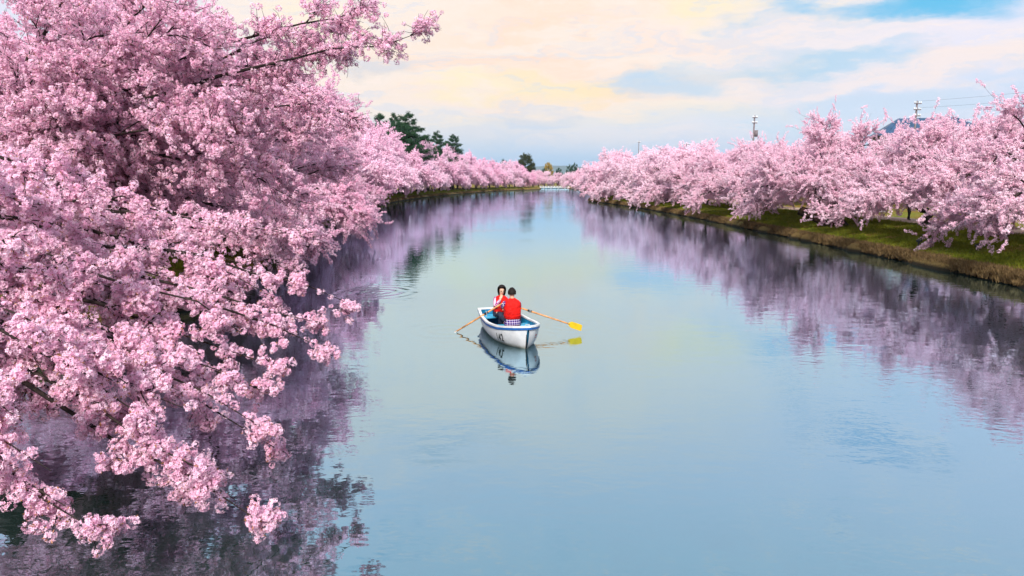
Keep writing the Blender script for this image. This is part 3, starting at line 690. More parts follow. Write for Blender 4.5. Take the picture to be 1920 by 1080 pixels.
# oars
rows_w = {}
for side, tip, rk in (('l', W(853, 623, z=.0), W(912, 587, z=.47)), ('r', W(1069, 608, z=.22), W(993, 583, z=.47))):
    d = (tip - rk).normalized(); hd = rk - d * .52; rows_w[side] = hd
    o = empty('oar', hd); o.rotation_mode = 'QUATERNION'; o.rotation_quaternion = d.to_track_quat('X', 'Z'); Lo = (tip - hd).length
    tag(o, 'orange wooden oar with its yellow blade held clear of the water on the right' if side == 'r' else 'orange wooden oar on the left of the boat, its blade dipped in the water', 'oar', 'oars of the rowing boat')
    MB().tube([(0, 0, 0), (.12, 0, 0), (.13, 0, 0), (.6, 0, 0), (Lo, 0, 0)], [.016, .016, .021, .024, .018], 8).build('shaft', M_OAR, o, True)
    MB().tube([(.47, 0, 0), (.58, 0, 0)], .029, 8).build('collar', M_BLACK, o, True)
    n = 9; V = []; F = []
    for i in range(n):
        u = i / (n - 1); w = .02 + (.085 - .02) * min(1, u * 4) ** .7; w *= (1 if u < .95 else .86); th = .012 * (1 - .6 * u); xx = Lo - .05 + u * (.36 if side == 'r' else .42)
        if side == 'l': V += [(xx, -w, -th), (xx, w, -th), (xx, w, th), (xx, -w, th)]
        else: V += [(xx, w * .2, -w * .98), (xx, -w * .2, w * .98), (xx, -w * .2 - th, w * .98), (xx, w * .2 - th, -w * .98)]
    for i in range(n - 1):
        for k in range(4): F.append((i * 4 + k, i * 4 + (k + 1) % 4, (i + 1) * 4 + (k + 1) % 4, (i + 1) * 4 + k))
    F += [(3, 2, 1, 0), tuple(len(V) - 4 + k for k in range(4))]
    MB().add(V, F).build('blade', M_YELLOW if side == 'r' else M_GREYB, o)
    lr = BOAT.inverted() @ rk
    MB().tube([(lr.x, lr.y, lr.z - .09), (lr.x, lr.y, lr.z - .035)], .012, 6).tube([(lr.x, lr.y - .045, lr.z + .045), (lr.x, lr.y - .035, lr.z - .02), (lr.x, lr.y, lr.z - .038), (lr.x, lr.y + .035, lr.z - .02), (lr.x, lr.y + .045, lr.z + .045)], .009, 6).build('rowlock', M_METAL, bt)
# ---------------------------------------------------------------- people
M_SKIN = simple('skin', (.62, .36, .25), .5, .05, 20)
M_HAIR = simple('dark_hair', (.014, .009, .008), .6, .3, 60, spec=.15, bstr=.5)
M_VEST = simple('red_life_vest', (.68, .008, .005), .7, .2, 5, spec=.2, bstr=.9, bdist=.05)
M_JEANS = simple('dark_trousers', (.018, .024, .05), .8, .2, 30)
M_SHOE = simple('grey_shoes', (.10, .10, .11), .6, .1, 30)
M_EYE = simple('dark_eye', (.01, .008, .008), .3, .1, 10); M_LIP = simple('lips', (.50, .09, .09), .5, .1, 10)
M_STRAP = simple('black_strap', (.015, .015, .018), .6, .1, 30)
def m_plaid(n):
    v = objco(n); s = n.node('ShaderNodeSeparateXYZ'); n.l.new(v, s.inputs[0])
    def band(c, f, lo): return n.m('GREATER_THAN', n.m('SINE', n.m('MULTIPLY', c, f)), lo)
    b = n.mix(n.m('MULTIPLY', band(s.outputs[2], 110, .1), .6), (.05, .02, .16), (.20, .02, .10))
    b = n.mix(n.m('MULTIPLY', band(s.outputs[0], 110, .1), .6), b, (.02, .03, .20))
    b = n.mix(n.m('MAXIMUM', band(s.outputs[2], 110, .93), band(s.outputs[0], 110, .93)), b, (.75, .70, .80))
    return principled(n, b, .85, n.noise(v, 60, 3), .1)
M_PLAID = mat('purple_plaid_cloth', m_plaid)
def m_stripe(n):
    v = objco(n); s = n.node('ShaderNodeSeparateXYZ'); n.l.new(v, s.inputs[0])
    k = n.m('GREATER_THAN', n.m('SINE', n.m('MULTIPLY', n.m('ADD', n.m('ADD', s.outputs[2], n.m('MULTIPLY', s.outputs[0], .8)), s.outputs[1]), 150)), -.1)
    return principled(n, n.mix(k, (.70, .42, .55), (.26, .03, .16)), .85, n.noise(v, 60, 3), .1)
M_STRIPE = mat('striped_purple_cloth', m_stripe)
def skin_mesh(name, J, bones, root, m, parent, sub=2):
    names = list(J); V = [J[k][0] for k in names]; me = bpy.data.meshes.new(name)
    me.from_pydata(V, [(names.index(a), names.index(b)) for a, b in bones], []); o = bpy.data.objects.new(name + '_tmp', me); C.objects.link(o)
    o.modifiers.new('k', 'SKIN').use_smooth_shade = True; sb = o.modifiers.new('s', 'SUBSURF'); sb.levels = sub; sb.render_levels = sub
    for i, k in enumerate(names):
        d = me.skin_vertices[0].data[i]; r = J[k][1]; d.radius = (r, r) if not isinstance(r, tuple) else r; d.use_root = (k == root)
    bpy.context.view_layer.update()
    nm = bpy.data.meshes.new_from_object(o.evaluated_get(bpy.context.evaluated_depsgraph_get())); bpy.data.objects.remove(o); nm.name = name; nm.materials.clear()
    return link(name, nm, m, parent, smooth=True)
def hand(J, B, side, wrist, hdir, curl, thumb):
    hdir = Vector(hdir).normalized(); curl = Vector(curl).normalized(); th = Vector(thumb).normalized(); w = Vector(wrist); p = w + hdir * .065
    J[side + 'palm'] = (p, (.030, .018)); B.append((side + 'wr', side + 'palm'))
    for i, ln in enumerate((.062, .070, .066, .052)):
        b = p + th * (.024 - .016 * i) + hdir * .012; m1 = b + hdir * ln * .45 + curl * ln * .18; m2 = m1 + hdir * ln * .18 + curl * ln * .42
        for q, (pt, r) in enumerate(((b, .0095), (m1, .0085), (m2, .0075))): J[f'{side}f{i}{q}'] = (pt, r)
        B += [(side + 'palm', f'{side}f{i}0'), (f'{side}f{i}0', f'{side}f{i}1'), (f'{side}f{i}1', f'{side}f{i}2')]
    t1 = w + hdir * .025 + th * .03; t2 = t1 + (hdir * .7 + th * .5 + curl * .5).normalized() * .04
    J[side + 't0'] = (t1, .011); J[side + 't1'] = (t2, .009); B += [(side + 'wr', side + 't0'), (side + 't0', side + 't1')]
def ring_loft(name, rings, m, parent, seg=20, p=2.6, cap=True):
    """rings: (x,y,z,rx,ry) superellipses"""
    V = []; F = []
    for (x, y, z, rx, ry) in rings:
        for k in range(seg):
            a = 2 * math.pi * k / seg; c, s_ = math.cos(a), math.sin(a)
            V.append((x + rx * math.copysign(abs(c) ** (2 / p), c), y + ry * math.copysign(abs(s_) ** (2 / p), s_), z))
    for i in range(len(rings) - 1):
        for k in range(seg): F.append((i * seg + k, i * seg + (k + 1) % seg, (i + 1) * seg + (k + 1) % seg, (i + 1) * seg + k))
    if cap: F += [tuple(range(seg))[::-1], tuple((len(rings) - 1) * seg + k for k in range(seg))]
    return MB().add(V, F).build(name, m, parent, True)
def head_hair(parent, c, fwd, long=False):
    f = Vector(fwd).normalized(); u = Vector((0, 0, 1)); u = (u - f * u.dot(f)).normalized(); sd = f.cross(u)
    bm = bmesh.new(); bmesh.ops.create_uvsphere(bm, u_segments=28, v_segments=20, radius=1); rd = random.Random(3)
    kill = [v for v in bm.verts if (v.co.y > (.10 if long else .34) and v.co.z < .48) or (v.co.z < (-.42 if not long else -1.1)) or (not long and v.co.y > -.1 and v.co.z < .0)]
    bmesh.ops.delete(bm, geom=kill, context='VERTS')
    for v in bm.verts:
        x, y, z = v.co; k = 1 + rd.uniform(-.025, .04)
        lo = min(0, z) * (.075 if long else 0)
        v.co = Vector(c) + sd * x * .100 * k + f * (y * .114 * k - .006) + u * (z * .116 * k + lo + .012)
    r = bmesh.ops.solidify(bm, geom=bm.faces[:], thickness=-.012)
    me = bpy.data.meshes.new('hair'); bm.to_mesh(me); bm.free(); return link('hair', me, M_HAIR, parent)
def face(parent, c, fwd, ears=True):
    f = Vector(fwd).normalized(); u = Vector((0, 0, 1)); u = (u - f * u.dot(f)).normalized(); sd = f.cross(u); c = Vector(c)
    for s_ in (-1, 1):
        MB().tube([c + sd * s_ * .020 + f * .081 + u * .0, c + sd * s_ * .042 + f * .074 + u * .002], .0065, 6).build('eye', M_EYE, parent, True)
        MB().tube([c + sd * s_ * .016 + f * .085 + u * .022, c + sd * s_ * .046 + f * .075 + u * .022], .004, 5).build('eyebrow', M_HAIR, parent, True)
        if ears: MB().tube([c + sd * s_ * .080 + u * .012 - f * .01, c + sd * s_ * .086 - f * .012, c + sd * s_ * .080 - u * .026 - f * .01], [.008, .014, .007], 6).build('ear', M_SKIN, parent, True)
    MB().tube([c + f * .078 + u * .012, c + f * .094 - u * .022, c + f * .080 - u * .030], [.007, .012, .006], 7).build('nose', M_SKIN, parent, True)
    MB().tube([c - sd * .024 + f * .074 - u * .050, c + f * .082 - u * .056, c + sd * .024 + f * .074 - u * .050], .007, 6).build('mouth', M_LIP, parent, True)
def person_bones(J, B):
    B += [('pelvis', 'waist'), ('waist', 'chest'), ('chest', 'neck'), ('neck', 'jaw'), ('jaw', 'skull'), ('skull', 'crown')]
    for s_ in 'lr': B += [('chest', s_ + 'sh'), (s_ + 'sh', s_ + 'el'), (s_ + 'el', s_ + 'wr'), ('pelvis', s_ + 'hip'), (s_ + 'hip', s_ + 'kn'), (s_ + 'kn', s_ + 'an'), (s_ + 'an', s_ + 'toe')]
def limb_cloth(name, J, keys, grow, m, parent, root, extra=(), ends=None):
    names = []; 
    for ch in keys: names += [k for k in ch if k not in names]
    J2 = {k: (J[k][0], tuple(x + grow for x in J[k][1]) if isinstance(J[k][1], tuple) else J[k][1] + grow) for k in names}
    return skin_mesh(name, J2, [(a, b) for ch in keys for a, b in zip(ch, ch[1:])], root, m, parent)
def V3(*a): return Vector(a)
iB = BOAT.inverted()
# rower, back to the camera
mb = (-.09, .02)
pr = empty('person'); pr.matrix_world = BOAT
tag(pr, 'person rowing with back to the camera, red life vest over a purple plaid shirt', 'person', 'people in the rowing boat')
def mp(x, y, z): return V3(mb[0] + x, mb[1] + y, z)
hR = iB @ rows_w['r']; hL = iB @ rows_w['l']
J = dict(pelvis=(mp(0, 0, .37), (.135, .105)), waist=(mp(0, -.01, .50), (.120, .095)), chest=(mp(0, -.02, .72), (.140, .100)), neck=(mp(0, -.03, .895), .048), jaw=(mp(0, -.045, .965), (.058, .060)), skull=(mp(0, -.045, 1.04), (.076, .086)), crown=(mp(0, -.04, 1.105), (.055, .065)))
for s_, k, h_ in (('l', -1, hR), ('r', 1, hL)):      # local -x is the right of the photo
    h_ = V3(h_.x, h_.y, h_.z + .02); sh = mp(k * .165, -.02, .80); wr = h_ + (sh - h_).normalized() * .09; el = (sh + wr) / 2 + V3(k * .09, .06, -.10)
    J[s_ + 'sh'] = (sh, .056); J[s_ + 'el'] = (el, .040); J[s_ + 'wr'] = (wr, .027)
    J[s_ + 'hip'] = (mp(k * .09, -.05, .34), .085); J[s_ + 'kn'] = (mp(k * .14, -.46, .40), .060); J[s_ + 'an'] = (mp(k * .13, -.66, .09), .040); J[s_ + 'toe'] = (mp(k * .14, -.80, .045), .035)
B = []; person_bones(J, B)
for s_, k, h_ in (('l', -1, hR), ('r', 1, hL)):
    w = J[s_ + 'wr'][0]; hand(J, B, s_, w, (V3(*h_) - w), (0, -.2, -1), (0, -1, 0) if False else (-k, .2, .2))
skin_mesh('body', J, B, 'pelvis', M_SKIN, pr)
limb_cloth('shirt', J, [('lel', 'lsh', 'chest', 'rsh', 'rel'), ('chest', 'waist'), ('lel', 'lwr'), ('rel', 'rwr')], .012, M_PLAID, pr, 'chest')
ring_loft('shirt_tail', [(mb[0], mb[1] - .005, z, a, b) for z, a, b in ((.272, .205, .155), (.33, .200, .150), (.42, .178, .135), (.52, .165, .12))], M_PLAID, pr)
limb_cloth('trousers', J, [('lhip', 'lkn', 'lan'), ('lhip', 'pelvis', 'rhip'), ('rhip', 'rkn', 'ran')], .014, M_JEANS, pr, 'pelvis')
for s_ in 'lr': limb_cloth('shoe', J, [(s_ + 'an', s_ + 'toe')], .014, M_SHOE, pr, s_ + 'an')
ring_loft('life_vest', [(mb[0], mb[1] - .015, z, a, b) for z, a, b in ((.435, .178, .150), (.45, .196, .165), (.60, .200, .172), (.74, .205, .172), (.82, .196, .150), (.865, .165, .120), (.90, .105, .080), (.925, .075, .062))], M_VEST, pr, p=3.0)
ring_loft('belt', [(mb[0], mb[1] - .015, z, a, b) for z, a, b in ((.50, .202, .172), (.525, .203, .173))], M_VEST, pr, p=3.0)
head_hair(pr, mp(0, -.045, 1.045), (-.25, -1, -.05))
face(pr, mp(0, -.045, 1.03), (0, -1, -.05))
# passenger on the stern seat, facing the camera
wb = (-.10, -1.08)
pw = empty('person'); pw.matrix_world = BOAT
tag(pw, 'person with dark bobbed hair facing the camera, hand raised to the chin', 'person', 'people in the rowing boat')
def wp_(x, y, z): return V3(wb[0] + x, wb[1] + y, z)
J = dict(pelvis=(wp_(0, 0, .36), (.130, .10)), waist=(wp_(0, .03, .48), (.105, .085)), chest=(wp_(0, .07, .67), (.120, .09)), neck=(wp_(0, .09, .83), .042), jaw=(wp_(-.005, .115, .895), (.052, .056)), skull=(wp_(-.01, .115, .965), (.070, .080)), crown=(wp_(-.01, .11, 1.03), (.052, .06)))
arms = dict(l=(wp_(-.15, .07, .75), wp_(-.21, .17, .53), wp_(-.06, .32, .56)), r=(wp_(.15, .07, .75), wp_(.20, .22, .58), wp_(.06, .235, .755)))
for s_, k in (('l', -1), ('r', 1)):
    a, b, c = arms[s_]; J[s_ + 'sh'] = (a, .050); J[s_ + 'el'] = (b, .036); J[s_ + 'wr'] = (c, .024)
    J[s_ + 'hip'] = (wp_(k * .085, .05, .34), .08); J[s_ + 'kn'] = (wp_(k * .10, .42, .40), .056); J[s_ + 'an'] = (wp_(k * .10, .50, .08), .038); J[s_ + 'toe'] = (wp_(k * .11, .62, .045), .033)
B = []; person_bones(J, B); hand(J, B, 'l', J['lwr'][0], (.8, .5, -.1), (.2, 0, -1), (0, .3, 1)); hand(J, B, 'r', J['rwr'][0], (-.35, -.35, .8), (-.5, -.6, .2), (.5, -.3, .3))
skin_mesh('body', J, B, 'pelvis', M_SKIN, pw)
limb_cloth('shirt', J, [('lwr', 'lel', 'lsh', 'chest', 'rsh', 'rel', 'rwr'), ('chest', 'waist')], .012, M_STRIPE, pw, 'chest')
limb_cloth('trousers', J, [('lhip', 'lkn', 'lan'), ('lhip', 'pelvis', 'rhip'), ('rhip', 'rkn', 'ran')], .014, M_JEANS, pw, 'pelvis')
for s_ in 'lr': limb_cloth('shoe', J, [(s_ + 'an', s_ + 'toe')], .014, M_SHOE, pw, s_ + 'an')
ring_loft('life_vest', [(wb[0], wb[1] + o, z, a, b) for z, o, a, b in ((.40, .02, .160, .135), (.42, .025, .176, .15), (.54, .045, .178, .152), (.68, .07, .178, .150), (.75, .08, .168, .13), (.80, .088, .13, .10), (.835, .095, .075, .065))], M_VEST, pw, p=3.0)
for z in (.50, .60): ring_loft('strap', [(wb[0], wb[1] + .045 + (z - .54) * .18, zz, .180, .154) for zz in (z, z + .025)], M_STRAP, pw, p=3.0)
head_hair(pw, wp_(-.01, .112, .972), (.12, 1, -.02), True); face(pw, wp_(-.01, .118, .955), (.12, 1, -.02), False)
def walker(loc, rz, coat, label):
    t = empty('person', loc, rz); tag(t, label, 'person')
    J = dict(pelvis=(V3(0, 0, .93), (.13, .10)), waist=(V3(0, 0, 1.08), (.12, .09)), chest=(V3(0, .01, 1.30), (.14, .10)), neck=(V3(0, .02, 1.48), .05), jaw=(V3(0, .035, 1.55), .06), skull=(V3(0, .035, 1.62), (.078, .088)), crown=(V3(0, .03, 1.68), .06))
    for s_, k in (('l', -1), ('r', 1)):
        J[s_ + 'sh'] = (V3(k * .17, .01, 1.39), .055); J[s_ + 'el'] = (V3(k * .22, -.03 * k, 1.13), .042); J[s_ + 'wr'] = (V3(k * .21, .06 - .06 * k, .90), .028)
        J[s_ + 'hip'] = (V3(k * .09, 0, .90), .09); J[s_ + 'kn'] = (V3(k * .10, .06 * k + .03, .49), .06); J[s_ + 'an'] = (V3(k * .10, .14 * k, .09), .042); J[s_ + 'toe'] = (V3(k * .11, .14 * k + .13, .04), .035)
    B = []; person_bones(J, B)
    for s_, k in (('l', -1), ('r', 1)): hand(J, B, s_, J[s_ + 'wr'][0], (0, .1, -1), (-k, .2, 0), (0, 1, -.2))
    skin_mesh('body', J, B, 'pelvis', M_SKIN, t)
    limb_cloth('jacket', J, [('lwr', 'lel', 'lsh', 'chest', 'rsh', 'rel', 'rwr'), ('chest', 'waist', 'pelvis')], .022, coat, t, 'chest')
    limb_cloth('trousers', J, [('lhip', 'lkn', 'lan'), ('lhip', 'pelvis', 'rhip'), ('rhip', 'rkn', 'ran')], .014, M_STRAP, t, 'pelvis')
    for s_ in 'lr': limb_cloth('shoe', J, [(s_ + 'an', s_ + 'toe')], .014, M_SHOE, t, s_ + 'an')
    head_hair(t, (0, .035, 1.625), (0, 1, 0)); face(t, (0, .035, 1.61), (0, 1, 0))
M_NAVYC = simple('navy_cloth', (.012, .022, .06), .85, .2, 20); M_BLUEC = simple('blue_cloth', (.02, .04, .14), .85, .2, 20)
w = W(1362, 385, z=1.05); walker((w.x, w.y, 1.07), R(160), M_NAVYC, 'small figure in navy clothes walking the far right path under the blossom')
w = W(1703, 414, z=1.06); walker((w.x, w.y, 1.07), R(200), M_BLUEC, 'figure in dark blue on the path, left of the orange kiosks')
# ---------------------------------------------------------------- evergreens and far trees
def m_needle(c1, c2, name):
    def b(n):
        ri = n.node('ShaderNodeObjectInfo').outputs['Random']; c = n.mix(ri, c1, c2)
        d = n.node('ShaderNodeBsdfDiffuse'); n.l.new(c, d.inputs[0]); t = n.node('ShaderNodeBsdfTranslucent'); n.l.new(c, t.inputs[0])
        x = n.node('ShaderNodeMixShader', {0: .2}); n.l.new(d.outputs[0], x.inputs[1]); n.l.new(t.outputs[0], x.inputs[2]); return x.outputs[0]
    return mat(name, b)
NEED = m_needle((.022, .060, .036), (.050, .105, .050), 'pine_needles'); NEEDB = m_needle((.03, .05, .02), (.08, .085, .03), 'bronze_green_needles')
OCHRE = m_needle((.34, .22, .04), (.50, .36, .08), 'ochre_leaves'); BARKP = simple('pine_bark', (.07, .045, .035), .95, .4, 5)
def tuft(seed, m, n=22, r=.36, w=.035, flat=.45):
    rng = np.random.default_rng(seed); d = unit(rng.normal(size=(n, 3)) * np.array([1, 1, flat])); s = unit(np.cross(d, rng.normal(size=(n, 3)))) * w
    b = rng.normal(size=(n, 3)) * r * .3; V = np.stack([b - s, b + s, b + d * r * rng.uniform(.6, 1.1, (n, 1))], 1).reshape(-1, 3); i = np.arange(n) * 3
    return from_np('needle_tuft', V, np.stack([i, i + 1, i + 2], -1), False, [m])
G_NEED = scatter_group(source('needles', [tuft(60 + i, NEED) for i in range(3)])); G_NEEDB = scatter_group(source('needlesb', [tuft(64 + i, NEEDB) for i in range(3)])); G_OCH = scatter_group(source('ochre', [tuft(68 + i, OCHRE, flat=1) for i in range(3)]))
def evergreen(name, loc, h, wid, shape, seed, label, grp=None, G=G_NEED, m=NEED, cat='pine tree', nl=26, sz=1.0, z0=.35):
    rng = np.random.default_rng(seed); t = empty(name, loc); tag(t, label, cat, grp)
    z = np.linspace(z0, .98, nl) + rng.uniform(-.012, .012, nl); a = np.arange(nl) * 2.4 + rng.uniform(-.3, .3, nl); u = (z - z0) / (1 - z0)
    if shape == 'pine': r = wid * (1 - u) ** .55 * rng.uniform(.45, 1.05, nl) + .3
    elif shape == 'dome': r = wid * np.sqrt(np.clip(1 - u ** 2.2, .02, 1)) * rng.uniform(.85, 1.05, nl)
    else: r = wid * (1 - u ** 1.5) * rng.uniform(.8, 1.05, nl) + .2
    sway = np.stack([np.sin(z * 4 + seed), np.cos(z * 3 + seed)], -1) * h * .018
    s = np.stack([sway[:, 0], sway[:, 1], z * h], -1); d = np.stack([np.cos(a), np.sin(a), np.full(nl, .12) + rng.normal(size=nl) * .1], -1)
    tt = np.linspace(0, 1, 6)[None, :, None]; L = s[:, None] + d[:, None] * r[:, None, None] * tt; L[..., 2] += (.12 * r[:, None] * (tt[..., 0] ** 2)); L += rng.normal(size=L.shape) * .05
    ts = np.linspace(0, 1, 12); TP = np.stack([np.sin(ts * 4 + seed) * h * .018, np.cos(ts * 3 + seed) * h * .018, ts * h], -1)[None]
    V, F = merge([tubes(TP, [h * .022], [.05], 8), tubes(L, np.full(nl, .07), np.full(nl, .02), 4)]); link('trunk', from_np('trunk', V, F, True, [BARKP]), parent=t)
    per = np.maximum(5, (r * 8 * sz).astype(int)); Ps = []
    for i in range(nl):
        q = rng.uniform(.25, 1.0, per[i]) ** .7; x = q[:, None] * d[i] * r[i] + s[i]; x[:, 2] += .12 * r[i] * q ** 2
        perp = np.array([-d[i, 1], d[i, 0], 0]); x += perp * (rng.normal(size=(per[i], 1)) * .24 * r[i] * q[:, None]); x[:, 2] += rng.normal(size=per[i]) * (.14 if shape == 'pine' else .5)
        Ps.append(x)
    P = np.concatenate(Ps + [np.array([[0, 0, h]]) + TP[0, -1] * np.array([1, 1, 0]) + rng.normal(size=(8, 3)) * .25])
    rot = np.stack([rng.normal(size=len(P)) * .25, rng.normal(size=len(P)) * .25, rng.uniform(0, 6.28, len(P))], -1)
    scatter('foliage', P, rot, rng.uniform(.8, 1.5, len(P)), rng.integers(0, 3, len(P)), G, [m], t); return t
GP = 'dark pines behind the left cherry trees'
for i, (px, py, d, wd2, sh, lb) in enumerate(((712, 216, 150, 3.6, 'pine', 'dark pine at the left end of the group above the pink crowns'), (737, 214, 158, 3.0, 'pine', 'slim dark pine second from the left in the group'),
        (764, 213, 150, 4.6, 'pine', 'tallest and broadest dark pine rising above the left cherry trees'), (690, 232, 160, 3.2, 'pine', 'low dark pine half hidden by pink twigs'), (752, 236, 146, 4.2, 'dome', 'rounded dark evergreen at the foot of the tallest pine'), (800, 256, 190, 3.6, 'pine', 'lower dark pine to the right of the tallest, left of three'),
        (820, 249, 205, 4.4, 'pine', 'lower dark pine with a leaning flat top, middle of three'), (848, 254, 225, 4.8, 'pine', 'rightmost dark pine of the group, with a spreading top'))):
    w = W(px, py, d=d); evergreen('pine_tree', (w.x, w.y, 1.05), w.z - 1.05, wd2 * 1.15, sh, 700 + i, lb, GP, nl=34, sz=1.5, z0=.42)
w = W(985, 290, d=345); evergreen('conifer', (w.x, w.y, 1.1), w.z - 1.1, 5.6, 'dome', 721, 'rounded dark conifer standing alone above the far end of the cherry row', None, G_NEEDB, NEEDB, 'conifer', 44, 2.4, .1)
w = W(1028, 306, d=460); evergreen('ochre_tree', (w.x, w.y, 1.1), w.z - 1.1, 4.0, 'dome', 722, 'small ochre yellow tree at the far end of the water', None, G_OCH, OCHRE, 'tree', 26, 3, .15)
for i, (px, py, d, lb) in enumerate(((945, 301, 380, 'small dark treetop just left of the rounded conifer'), (1021, 318, 450, 'small dark tree at the left foot of the ochre tree'), (1068, 310, 480, 'dark distant tree at the horizon, left of two before the right crowns'), (1077, 307, 470, 'dark distant tree at the horizon, touching the right crowns'), (1048, 316, 520, 'tiny dark treetop between the ochre tree and the right crowns'), (925, 303, 380, 'tiny dark treetop behind the left cherry row'))):
    w = W(px, py, d=d); evergreen('distant_tree', (w.x, w.y, 1.1), w.z - 1.1, 3.4, 'dome', 730 + i, lb, 'dark trees on the horizon', nl=16, sz=2, z0=.25, cat='tree')
# far woods band and hills
M_HILL = simple('wooded_hillside', (.035, .065, .05), .95, .4, .004)
def ridge(y, x0, x1, hmin, hmax, seed, depth):
    rng = np.random.default_rng(seed); n = 160; xs = np.linspace(x0, x1, n); hh = np.zeros(n)
    for o in range(1, 7): hh += np.sin(xs / (x1 - x0) * 6.28 * 1.7 ** o + rng.uniform(0, 6)) / 1.55 ** o
    hh = (hh - hh.min()) / (hh.max() - hh.min()); V = []; F = []; m = 7
    for i in range(n):
        for k in range(m):
            u = k / (m - 1); p = math.sin(u * math.pi * .5) if k < m else 1
            V.append((xs[i], y + depth * u + rng.normal() * depth * .02, (hmin + (hmax - hmin) * hh[i]) * p + rng.normal() * hmax * .02 * (0 < k)))
    for i in range(n - 1):
        for k in range(m - 1): a = i * m + k; F.append((a, a + m, a + m + 1, a + 1))
    tag(link('hills', from_np('hills', np.array(V), np.array(F), True, [M_HILL])), kind='structure')
ridge(5200, -6000, 6000, 25, 75, 3, 500); ridge(7600, -8000, 8000, 90, 190, 8, 800)
# ---------------------------------------------------------------- bridge at the far end
M_CONC = simple('white_bridge_paint', (.70, .72, .74), .6, .1, 2)
br = empty('footbridge', (22.5, 366, 0)); tag(br, 'low white footbridge closing the far end of the water', 'bridge')
MB().box((0, 0, .50), (15.5, 1.8, .22), bev=.02).build('deck', M_CONC, br)
for sy in (-.85, .85):
    for zz in (.92, 1.18): MB().box((0, sy, zz), (15.5, .07, .07)).build('rail', M_CONC, br)
    for i in range(11): MB().box((-7.5 + i * 1.5, sy, .90), (.14, .14, .60), bev=.01).build('post', M_CONC, br)
for i in range(4): MB().box((-5.6 + i * 3.75, 0, -.20), (.35, 1.3, 1.18), bev=.02).build('pier', M_CONC, br)
# ---------------------------------------------------------------- poles, wires, building
M_POLE = simple('grey_concrete_pole', (.16, .13, .14), .8, .15, 3); M_WIRE = simple('black_cable', (.03, .03, .035), .6, .1, 3)
def pole(px, py, d, h_arm, label, arms=2, r=.17, trans=True):
    w = W(px, py, d=d); t = empty('utility_pole', (w.x, w.y, 1.1), R(12)); tag(t, label, 'utility pole', 'utility poles behind the right cherry trees'); H_ = w.z - 1.1
    MB().tube([(0, 0, -.3), (0, 0, H_)], [r, r * .62], 10).build('shaft', M_POLE, t, True)
    for i in range(arms):
        z = H_ - .35 - i * .75; MB().box((0, -.14, z), (h_arm, .09, .10)).build('crossarm', M_POLE, t)
        for k in (-1, -.45, .45, 1): MB().tube([(k * h_arm * .46, -.14, z + .05), (k * h_arm * .46, -.14, z + .12), (k * h_arm * .46, -.14, z + .26)], [.04, .075, .05], 8).build('insulator', M_CONC, t, True)
    if trans: MB().tube([(.32, -.1, H_ - 3.0), (.32, -.1, H_ - 2.1)], .24, 12).build('transformer', M_POLE, t, True)
    return w
pa = pole(1415, 216, 100, .75, 'tall utility pole with crossarms rising above the middle of the right cherry row', 2)
pb = pole(1720, 189, 88, 1.0, 'utility pole with crossarms in front of the dark blue roof', 3, trans=False)
pole(1198, 264, 170, .7, 'thin distant pole above the far end of the right row', 1, .13, False); pole(1287, 268, 150, 1.4, 'short pole top with lamps peeking out of the right cherry crowns', 1, .12, False)
for i, (oz, ox) in enumerate(((-.1, -.4), (-.85, .4))):
    b = V3(pb.x + ox, pb.y, pb.z + oz); a = V3(pb.x + 16 + ox, pb.y - 38, pb.z + oz + 1.5)
    pts = [a.lerp(b, k / 14) - V3(0, 0, 1.0 * math.sin(math.pi * k / 14)) for k in range(15)]
    tag(MB().tube(pts, .009, 5).build('power_line', M_WIRE, None, True), 'thin power line running right from the pole by the blue roof, ' + ['upper', 'lower'][i] + ' one', 'power line', 'power lines beside the blue roof')
M_ROOF = simple('blue_metal_roof', (.022, .06, .13), .45, .2, 1.2); M_WALL = simple('pale_plaster', (.42, .40, .40), .9, .1, 1.0); M_GLASS = simple('window_glass', (.03, .04, .05), .08, .1, 1)
w = W(1738, 221, d=98); hb = empty('building', (w.x, w.y, 1.1), R(-18)); tag(hb, 'building whose dark blue roof shows above the right cherry crowns', 'building'); HZ = w.z - 1.1
MB().box((0, 0, (HZ - 2.2) / 2), (12, 8, HZ - 2.2)).build('wall', M_WALL, hb)
def roofm(hw, hd, z0, z1, rl): return [(-hw, -hd, z0), (hw, -hd, z0), (hw, hd, z0), (-hw, hd, z0), (-rl, 0, z1), (rl, 0, z1)]
rv = roofm(6.8, 4.9, HZ - 2.4, HZ, 3.6); rfo = MB().add(rv + [(x, y, z - .18) for x, y, z in rv[:4]], [(0, 1, 5, 4), (1, 2, 5), (2, 3, 4, 5), (3, 0, 4), (6, 7, 1, 0), (7, 8, 2, 1), (8, 9, 3, 2), (9, 6, 0, 3), (9, 8, 7, 6)]).build('roof', M_ROOF, hb)
for k in range(9):
    u = -4 + k; z_ = 0
    MB().tube([(u * 1.45, -4.93, HZ - 2.36), (u * .85, -.02, HZ + .03)], .05, 4).build('roof_rib', M_ROOF, rfo)
for sx in (-4, -1.3, 1.3, 4):
    for z in (2.2, HZ - 4.6):
        f = MB().box((sx, -4.03, z), (1.5, .10, 1.3)).build('window', M_CONC, hb); MB().box((sx, -4.09, z), (1.3, .04, 1.1)).build('pane', M_GLASS, f)
